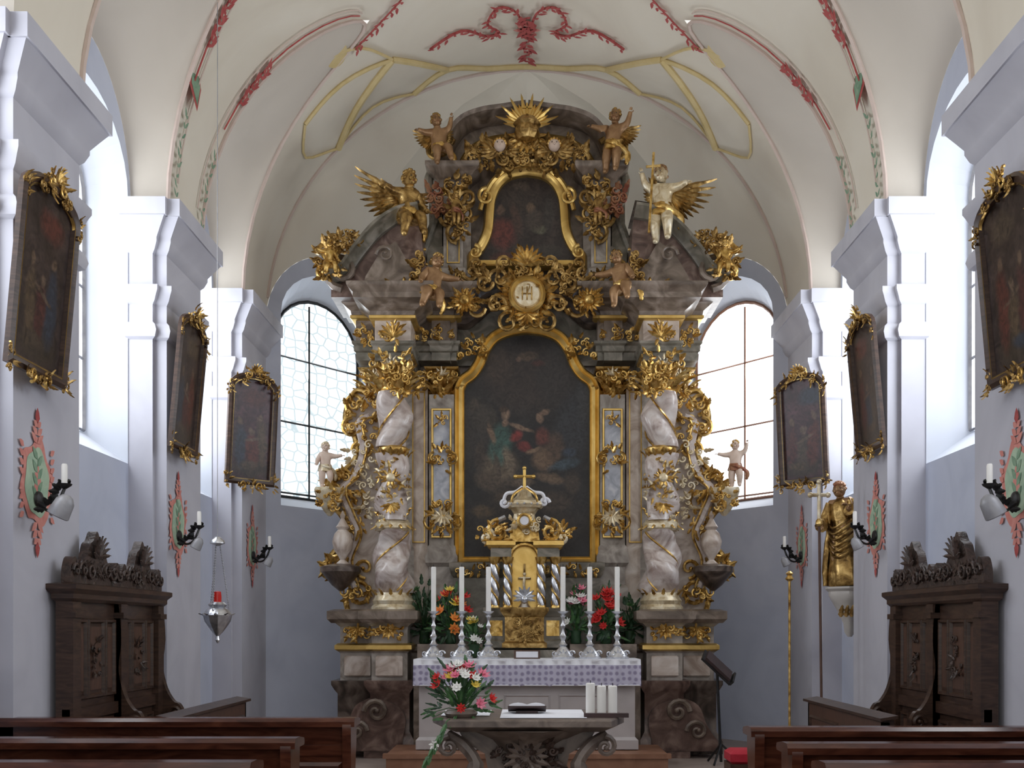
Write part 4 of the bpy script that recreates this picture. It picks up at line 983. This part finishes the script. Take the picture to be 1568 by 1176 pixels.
for i in range(16):
    leaf(g,(TX(685-i*2.2,7.2),7.10,zt2-.02-.018*i),(-.5+.13*(i%4),-.3,-1),(0,-1,.2),.09,.035,'leaf_green')
tube(g,cr([(TX(690,7.2),7.14,zt2+.01),(TX(682,7.2),7.11,zt2-.03),(TX(655,7.2),7.1,zt2-.30)],4),.004,'leaf_green',4)
for k in range(7): leaf(g,(TX(665,7.1),7.08,.90),(math.cos(k),-.3,math.sin(k)),(0,-1,0),.04,.025,'petal_white')
g.obj('trailing_ivy')
# ================================================================== PEWS
def pew(name,sx,xe,Y,zt,x_out=3.2):
    r=root(name,(sx*(xe+x_out)/2,Y,0)); g=G()
    X0,X1=(xe,x_out)
    box(g,X0+.03,X1,Y,Y+.04,.12,zt-.04,'wood_pew')
    pr=[(-.05,-.02),(-.05,.01),(-.03,.03),(.06,.03),(.16,.015),(.17,-.005),(.16,-.02)]
    vs=[];k=len(pr)
    for x in (X0-.02,X1): vs+=[(x,Y+a,zt-.03+b) for a,b in pr]
    g.add(vs,[(i,(i+1)%k,(i+1)%k+k,i+k) for i in range(k)]+[tuple(range(k)),tuple(reversed(range(k,2*k)))],'wood_pew')
    box(g,X0+.04,X1,Y-.012,Y,zt-.22,zt-.16,'wood_pew')
    nP=3
    for i in range(nP):
        a=X0+.08+(X1-X0-.12)*i/nP; b=X0+.08+(X1-X0-.12)*(i+1)/nP-.08
        sweep(g,[(a,Y,.3),(b,Y,.3),(b,Y,zt-.28),(a,Y,zt-.28)],[(-.02,0),(0,.015),(.02,0)],'wood_pew',closed=True)
    box(g,X0+.03,X1,Y+.04,Y+.36,.42,.46,'wood_pew'); box(g,X0+.03,X1,Y+.32,Y+.35,.1,.42,'wood_pew')
    pf=cr([(Y-.06,.0),(Y-.06,.3),(Y-.03,.6),(Y-.05,zt-.1),(Y-.03,zt-.02),(Y+.12,zt-.03),(Y+.15,zt-.12),(Y+.10,.75),(Y+.22,.66),(Y+.36,.62),(Y+.39,.5),(Y+.36,.3),(Y+.39,0)],3)
    tr=poly_tris(pf); n=len(pf); vs=[(X0,p[0],p[1]) for p in pf]+[(X0+.05,p[0],p[1]) for p in pf]
    g.add(vs,[tuple(t) for t in tr]+[tuple(i+n for i in t) for t in tr]+[(i,(i+1)%n,(i+1)%n+n,i+n) for i in range(n)],'wood_pew')
    if sx<0: g.flipx()
    g.obj('pew_woodwork',r,angle=30)
for Y,xe in ((6.10,1.02),(5.0,1.12),(4.12,1.10)): pew('church_pew',-1,xe,Y,1.17)
for Y,xe in ((5.55,1.20),(4.78,1.20),(4.1,1.18)): pew('church_pew',1,xe,Y,1.17)
# ================================================================== CHOIR STALLS
for sx in (-1,1):
    r=root('choir_stall',(sx*2.85,7.5,0)); g=G(); X=2.90; Y0,Y1=6.56,8.2
    box(g,X,X+.06,Y0,Y1,0,1.88,'wood_dark')
    plan_stack(g,rect(X-.04,X+.06,Y0-.0,Y1+.03),[(0,1.86),(.02,1.88),(.02,1.91),(.05,1.94),(.05,1.97),(0,1.98)],'wood_dark')
    box(g,X-.03,X+.02,Y0,Y1,1.10,1.18,'wood_dark'); box(g,X-.03,X+.02,Y0,Y1,.35,.45,'wood_dark')
    for ya in (Y0,Y0+.78,Y1-.12):
        box(g,X-.05,X,ya,ya+.12,0,1.86,'wood_dark'); box(g,X-.07,X,ya-.01,ya+.13,1.76,1.80,'wood_dark')
    nn=V((-1,0,0))
    for (ya,yb) in ((Y0+.14,Y0+.76),(Y0+.92,Y1-.14)):
        for (za,zb) in ((1.24,1.74),(.5,1.04)):
            w=(yb-ya)
            for (q0,q1) in ((0,.24),(.3,.7),(.76,1)):
                a=ya+w*q0;b=ya+w*q1
                sweep(g,[(X,a,za),(X,b,za),(X,b,zb),(X,a,zb)],[(-.016,0),(-.008,.02),(.008,.02),(.016,0)],'wood_dark',n=nn,closed=True)
                box(g,X-.006,X,a+.03,b-.03,za+.04,zb-.04,'wood_panel')
            gg=G(); gilt(gg,0,0,0,.16,.32,16,'carving_dark',.04,R,.01)
            Mx=Matrix.Translation((X-.012,(ya+yb)/2,(za+zb)/2))@Matrix.Rotation(-pi/2,4,'Z')
            g.add([Mx@p for p in gg.v],gg.f,'carving_dark')
    def crest(yc,w):
        sil=cr([(-.5,0),(-.5,.10),(-.46,.20),(-.40,.22),(-.36,.14),(-.28,.17),(-.20,.22),(-.14,.34),(-.07,.38),(0,.46),(.07,.38),(.14,.34),(.20,.22),(.28,.17),(.36,.14),(.40,.22),(.46,.20),(.5,.10),(.5,0)],3)
        gg=G(); prism(gg,[(p[0]*w,p[1]*.80) for p in sil],-.03,.03,'wood_dark')
        for k in (-1,1):
            scroll(gg,k*.30*w,-.04,.10,.055,0,1.4,k,.012,'carving_dark'); scroll(gg,k*.16*w,-.04,.10,.06,pi,1.3,k,.012,'carving_dark'); scroll(gg,k*.43*w,-.04,.09,.045,0,1.3,k,.012,'carving_dark')
            for q in range(5): leaf(gg,(k*(.1+.065*q)*w,-.03,.10),(k*.3,-.1,1),(0,-1,0),.07,.035,'carving_dark')
        fan(gg,0,-.04,.2,.14,.1,pi-.1,9,'carving_dark',curl=.05); gilt(gg,0,-.03,.09,w*.7,.10,24,'carving_dark',.03,R,.015)
        Mx=Matrix.Translation((X,yc,1.97))@Matrix.Rotation(-pi/2,4,'Z')
        g.add([Mx@p for p in gg.v],gg.f,'carving_dark')
    crest(Y0+.42,.82); crest(Y0+1.24,.82)
    ck=cr([(X,1.86),(X-.03,1.86),(X-.05,1.6),(X-.03,1.40),(X-.07,1.22),(X-.13,1.12),(X-.17,1.10),(X-.20,1.04),(X-.18,.96),(X-.13,.95),(X-.12,.85),(X-.16,.6),(X-.19,.3),(X-.19,0),(X,0)],3)
    for yy in (Y1,Y0+.8): prism(g,[(p[0],p[1]) for p in ck],yy-.02,yy+.04,'wood_dark')
    for yy in (Y1,Y0+.8): scroll(g,X-.15,yy-.03,1.03,.05,0,1.3,1,.018,'wood_dark')
    box(g,X-.30,X,Y0+.02,Y1,.42,.47,'wood_dark'); box(g,X-.28,X-.25,Y0+.02,Y1,0,.42,'wood_panel')
    if sx<0: g.flipx()
    g.obj('stall_back',r,angle=30)
    r=root('kneeling_desk',(sx*2.4,8.2,0)); g=G()
    box(g,2.38,2.43,7.0,8.85,0,1.06,'wood_panel')
    g.add([(2.35,6.95,1.07),(2.47,6.95,1.09),(2.47,8.9,1.09),(2.35,8.9,1.07),(2.35,6.95,1.09),(2.47,6.95,1.11),(2.47,8.9,1.11),(2.35,8.9,1.09)],[(0,3,2,1),(4,5,6,7),(0,1,5,4),(1,2,6,5),(2,3,7,6),(3,0,4,7)],'wood_dark')
    for ya,yb in ((7.1,7.9),(8.0,8.75)): sweep(g,[(2.38,ya,.3),(2.38,yb,.3),(2.38,yb,.95),(2.38,ya,.95)],[(-.016,0),(0,.02),(.016,0)],'wood_dark',n=nn,closed=True)
    for yy in (7.0,8.82): box(g,2.38,2.46,yy,yy+.03,0,1.07,'wood_dark')
    if sx<0: g.flipx()
    g.obj('desk_woodwork',r,angle=30)
# ================================================================== FRAMED STATION PAINTINGS
def station(sx,x,y,z,rot,idx,w=.60):
    h=1.04
    r=root('framed_painting',(sx*x,y,z)); g=G()
    M=Matrix.Translation((sx*x,y,z))@Matrix.Rotation(rot,4,'Z')@Matrix.Rotation(.09,4,'X')
    out=[(-w/2,-h/2),(w/2,-h/2),(w/2,h/2-.08)]+[(w/2*math.cos(pi*i/10),h/2-.08+.12*math.sin(pi*i/10)) for i in range(1,10)]+[(-w/2,h/2-.08)]
    g.M=M
    sweep(g,[(p[0],0,p[1]) for p in out],[(.035,.0),(.035,.03),(.01,.045),(-.02,.03),(-.035,.03),(-.04,0)],'wood_dark',closed=True)
    sweep(g,[(p[0]*.92,-.015,p[1]*.955) for p in out],[(.010,0),(.005,.015),(-.005,.015),(-.010,0)],'gold_frame',closed=True)
    sweep(g,[(p[0]*1.06,.0,p[1]*1.035) for p in out],[(.008,0),(.004,.02),(-.004,.02),(-.008,0)],'gold_frame',closed=True)
    rr=random.Random(idx)
    for (cx,cz,ww,hh,n) in ((0,h/2+.07,.24,.14,22),(-.15,h/2,.12,.07,8),(.15,h/2,.12,.07,8),(0,-h/2-.04,.30,.08,20)):
        gilt(g,cx,-.03,cz,ww,hh,n,'gold_old',.042,rr,.015)
    for e in (-1,1):
        for ez in (h/2-.10,-h/2+.0): gilt(g,e*(w/2+.02),-.03,ez,.06,.16,10,'gold_old',.036,rr,.01)
    fan(g,0,-.04,h/2+.08,.09,.2,pi-.2,7,'gold'); 
    for k in (-1,1): scroll(g,k*.08,-.04,h/2+.05,.045,pi/2,1.2,k,.011); scroll(g,k*.10,-.04,-h/2-.04,.045,-pi/2,1.2,-k,.011)
    g.obj('frame',r)
    g=G(); g.M=M; nm='canvas_station_%d'%idx
    c=M@V((0,0,0)); cols=[(.20,.055,.04),(.14,.10,.07),(.06,.08,.12),(.18,.12,.07),(.15,.045,.04)]
    rr.shuffle(cols)
    ax='Y' if abs(math.sin(rot))>.8 else 'X'
    cc=c.y if ax=='Y' else c.x; q=1 if ax=='Y' else .7
    painting(nm,(.030,.019,.016) if idx not in (3,6) else (.040,.016,.021),[(cc,c.z-.38,.28*q,.10,(.09,.065,.045)),(cc+.12*q,c.z-.12,.08*q,.26,cols[0]),(cc-.13*q,c.z-.16,.08*q,.24,cols[1]),(cc+.0,c.z-.2,.07*q,.18,cols[4]),(cc+.12*q,c.z+.14,.036*q,.046,(.28,.18,.12)),(cc-.13*q,c.z+.10,.033*q,.043,(.26,.17,.11)),(cc,c.z+.0,.033*q,.043,(.28,.19,.13)),(cc+.02*q,c.z-.08,.12*q,.018,(.24,.16,.11),.4),(cc-.05*q,c.z-.35,.1*q,.05,cols[2]),(cc+.05,c.z+.34,.16*q,.10,cols[3])],ax,.35,warp=.10,gain=.50)
    prism(g,[(p[0]*.93,p[1]*.96) for p in out],-.005,.02,nm,sidemat='canvas_back'); g.obj('canvas',r,smooth=False)
k=0
for sx in (-1,1):
    for (x,y,rot,w) in ((2.86,6.16,pi/2,.66),(2.88,8.84,pi/2,.60),(2.86,10.84,pi/4,.50)):
        k+=1; station(sx,x,y,3.73,-rot*sx if sx>0 else rot,k,w)
# ================================================================== PAINTED WALL CARTOUCHES + SCONCES
for sx in (-1,1):
    for i,y in enumerate((6.38,8.96,11.38)):
        g=G(); X=2.992; z=2.58
        nrm=V((-1,0,0))
        def oval(ry,rz,x,mat,wob=0,zo=0):
            n=36; vs=[(x,y+ry*(1+wob*math.sin(6*2*pi*j/n))*math.cos(2*pi*j/n),z+zo+rz*(1+wob*math.sin(5*2*pi*j/n+1))*math.sin(2*pi*j/n)) for j in range(n)]
            g.add(vs,[tuple(range(n))],mat)
        oval(.20,.26,X,'paint_salmon',.12); oval(.155,.21,X-.002,'paint_mint',.06); oval(.04,.11,X-.004,'paint_salmon',.2,-.02)
        for j in range(8): flatleaf(g,(X-.005,y,z-.14+.04*j),(0,.5*(-1)**j,.6),nrm,.10,.045,'paint_green')
        for s in (1,-1):
            for j in range(3):
                zc=z+s*(.24+.05*j); wv=.08*(1-j/4)
                for e in (-1,1): flatleaf(g,(X-.004,y,zc),(0,e,s*.8),nrm,wv+.02,.045,'paint_salmon')
            flatleaf(g,(X-.004,y,z+s*.36),(0,0,s),nrm,.10,.06,'paint_red')
            for e in (-1,1):
                for j in range(4): flatleaf(g,(X-.004,y+e*.17,z+s*(.03+.055*j)),(0,e*1.0,s*.6),nrm,.07,.04,'paint_salmon')
        if sx<0: g.flipx()
        g.obj('painted_wall_cartouche',smooth=False)
        r=root('wall_sconce',(sx*2.9,y,2.5)); g=G()
        zs=2.53; xc=2.78; yc=y-.10
        g.M=Matrix.Translation((2.985,y,zs-.05))@Matrix.Rotation(-pi/2,4,'Y'); lathe(g,(0,0,0),[(.05,0),(.045,.015),(.02,.025)],'iron_black',12); g.M=Matrix.Identity(4)
        tube(g,cr([(2.985,y,zs-.05),(2.92,y-.03,zs-.12),(2.83,yc,zs-.10),(xc,yc,zs)],5),.010,'iron_black',6)
        lathe(g,(xc,yc,zs),[(.012,0),(.04,.02),(.045,.03),(.02,.03)],'iron_black',12)
        for j in range(14):
            a=j*.7; leaf(g,(2.92-.010*j,y-.06,zs-.12+.012*j),(math.cos(a),-.5,math.sin(a)),(0,-1,0),.06,.045,'iron_black')
        lathe(g,(xc,yc,zs+.03),[(.018,0),(.018,.11),(.014,.12)],'candle_wax',10)
        g.M=Matrix.Translation((xc+.02,yc-.05,zs-.17))@Matrix.Rotation(-.5,4,'Y')
        sc_=1.1 if i==0 else .8
        lathe(g,(0,0,0),[(.055*sc_,0),(.06*sc_,.005),(.05*sc_,.09*sc_),(.03*sc_,.12*sc_),(.01,.13*sc_)],'iron_grey',14); g.M=Matrix.Identity(4)
        tube(g,[(xc+.01,yc-.03,zs-.06),(xc,yc,zs)],.008,'iron_black',4)
        if sx<0: g.flipx()
        g.obj('sconce_metalwork',r)
# ================================================================== SAINT ON CONSOLE (right wall)
D=9.9; xs=TX(1293,D)+.02
figure('saint_statue',(xs,D,zz(898,D)),1.0,'flesh_gilt',-.7,dict(elL=(.16,-.04,.66),wrL=(.14,-.15,.70),haL=(.13,-.18,.73),elR=(-.17,-.03,.64),wrR=(-.14,-.16,.58),haR=(-.13,-.19,.57)),None,'gold_old','robe_red',adult=True,robe=True,headturn=.2,tilt=-.07)
r=root('console_bracket',(xs,D,zz(970,D))); g=G()
lathe(g,(xs+.03,D,0),[(.02,zz(975,D)),(.05,zz(968,D)),(.06,zz(955,D)),(.10,zz(940,D)),(.17,zz(920,D)),(.20,zz(912,D)),(.20,zz(906,D)),(.23,zz(902,D)),(.23,zz(899,D)),(.05,zz(899,D))],'stone_light',20,lambda a,z:1+.05*math.sin(6*a))
box(g,xs,3.3,D-.12,D+.12,zz(925,D),zz(900,D),'stone_light')
for i in range(6): leaf(g,(xs-.1+.05*i,D-.16,zz(945,D)),(0,-.2,1),(0,-1,0),.12,.06,'gold_old')
g.obj('bracket_stone',r)
# ================================================================== SANCTUARY LAMP
D=8.4; x=TX(333,D); r=root('sanctuary_lamp',(x,D,1.55)); g=G()
q=lambda p:zz(p,D)
tube(g,[(x,D,q(822)),(x,D,6.72)],.003,'iron_grey',4)
lathe(g,(x,D,0),[(.02,q(822)),(.055,q(828)),(.06,q(832)),(.01,q(836))],'silver',14)
for k in range(3):
    a=k*2*pi/3+.4; n=26
    for i in range(n): 
        t=i/n; zl=q(834)+(q(938)-q(834))*t; rr_=.02+.075*t
        sphere(g,(x+rr_*math.cos(a),D+rr_*math.sin(a),zl),.0065,'iron_grey',u=5,v=4,sz=1.6)
lathe(g,(x,D,0),[(.005,q(985)),(.02,q(980)),(.012,q(974)),(.05,q(966)),(.10,q(952)),(.115,q(942)),(.09,q(934)),(.06,q(930)),(.075,q(926)),(.05,q(922)),(.03,q(922))],'silver',20,lambda a,z:1+.05*math.sin(9*a))
for k in range(9):
    a=k*2*pi/9; leaf(g,(x+.09*math.cos(a),D+.09*math.sin(a),q(945)),(math.cos(a),math.sin(a),.9),(math.cos(a),math.sin(a),0),.06,.04,'silver')
lathe(g,(x,D,0),[(.03,q(924)),(.033,q(915)),(.028,q(906)),(.01,q(905))],'ruby_glass',14)
g.obj('lamp_metalwork',r)
# ================================================================== PROCESSIONAL STAVES
D=9.35; x=TX(1256,D); g=G()
tube(g,[(x+.02,D,CH),(x-.01,D,zz(795,D))],.012,'wood_panel',8); tube(g,[(x-.01,D,zz(800,D)),(x-.01,D,zz(742,D))],.017,'gold_pale',8); tube(g,[(x-.08,D,zz(758,D)),(x+.06,D,zz(758,D))],.017,'gold_pale',8)
for p in ((x-.09,758),(x+.07,758),(x-.01,738)): sphere(g,(p[0],D,zz(p[1],D)),.025,'gold_pale')
lathe(g,(x-.01,D,zz(806,D)),[(.015,0),(.035,.02),(.03,.05),(.015,.07)],'gold',12); lathe(g,(x+.02,D,CH),[(.12,0),(.11,.03),(.03,.06),(.02,.1)],'wood_dark',16)
g.obj('processional_cross')
D=9.3; x=TX(1209,D); g=G(); tube(g,[(x,D,CH),(x,D,zz(885,D))],.011,'gold',8); lathe(g,(x,D,zz(890,D)),[(.015,0),(.04,.02),(.02,.05),(.035,.07),(.01,.09)],'gold',12); lathe(g,(x,D,CH),[(.10,0),(.09,.03),(.02,.06)],'wood_dark',16); g.obj('processional_staff')
D=10.45; g=G(); x=TX(1098,D)
tube(g,[(x+.04,D,CH+.02),(x+.0,D,zz(1030,D))],.015,'iron_black',6)
for k in range(3): a=k*2*pi/3; tube(g,[(x+.04,D,CH+.2),(x+.04+.2*math.cos(a),D+.2*math.sin(a),CH+.01)],.012,'iron_black',5)
g.M=Matrix.Translation((x,D,zz(1022,D)))@Matrix.Rotation(.75,4,'Y')@Matrix.Rotation(.4,4,'X'); box(g,-.19,.19,-.14,.14,-.01,.01,'iron_black'); box(g,-.16,.16,-.12,.12,.01,.04,'book_dark'); box(g,.18,.2,-.14,.14,0,.05,'iron_black'); g.M=Matrix.Identity(4)
g.obj('music_stand')
D=8.5; x=TX(1140,D); g=G()
for a in (-1,1):
    for b in (-1,1): lathe(g,(x+a*.11,D+b*.11,0),[(.02,0),(.025,.1),(.015,.2),(.028,.3),(.018,.42),(.025,.55)],'wood_dark',10)
box(g,x-.14,x+.14,D-.14,D+.14,.53,.60,'wood_dark'); plan_stack(g,rect(x-.12,x+.12,D-.12,D+.12),[(0,.60),(.02,.62),(.02,.68),(-.02,.71)],'cloth_red'); g.obj('red_stool')
# ================================================================== LIGHT
def area(name,loc,rot,sx,sy,e,col):
    l=bpy.data.lights.new(name,'AREA'); l.shape='RECTANGLE'; l.size=sx; l.size_y=sy; l.energy=e; l.color=col
    o=bpy.data.objects.new(name,l); o.location=loc; o.rotation_euler=rot; bpy.context.scene.collection.objects.link(o); return o
for sx in (-1,1):
    for y in (5.3,7.85,10.3):
        area('window_daylight',(sx*3.52,y,4.4),(0,sx*pi/2,0),2.0,.9,24,(.88,.94,1))
    v=V((-sx*.8,-.6,-.15)); o=area('window_daylight',(sx*2.55,13.2,4.5),(0,0,0),1.1,2.2,36,(.88,.94,1)); o.rotation_euler=v.to_track_quat('-Z','Z').to_euler()
w=bpy.data.worlds.new('World'); bpy.context.scene.world=w; w.use_nodes=True
bg=w.node_tree.nodes['Background']; bg.inputs[0].default_value=(1,.975,.94,1); bg.inputs[1].default_value=.98
# ================================================================== CAMERA
cam=bpy.data.cameras.new('Camera'); co=bpy.data.objects.new('Camera',cam); bpy.context.scene.collection.objects.link(co)
co.location=(0,0,1.7); co.rotation_euler=(pi/2,0,0); cam.sensor_width=36; cam.lens=36*1600/1568; cam.shift_x=-23/1568; cam.shift_y=372/1568; cam.clip_end=100
bpy.context.scene.camera=co
try:
    bpy.context.scene.view_settings.view_transform='Standard'; bpy.context.scene.view_settings.look='None'
except Exception as e: print(e)
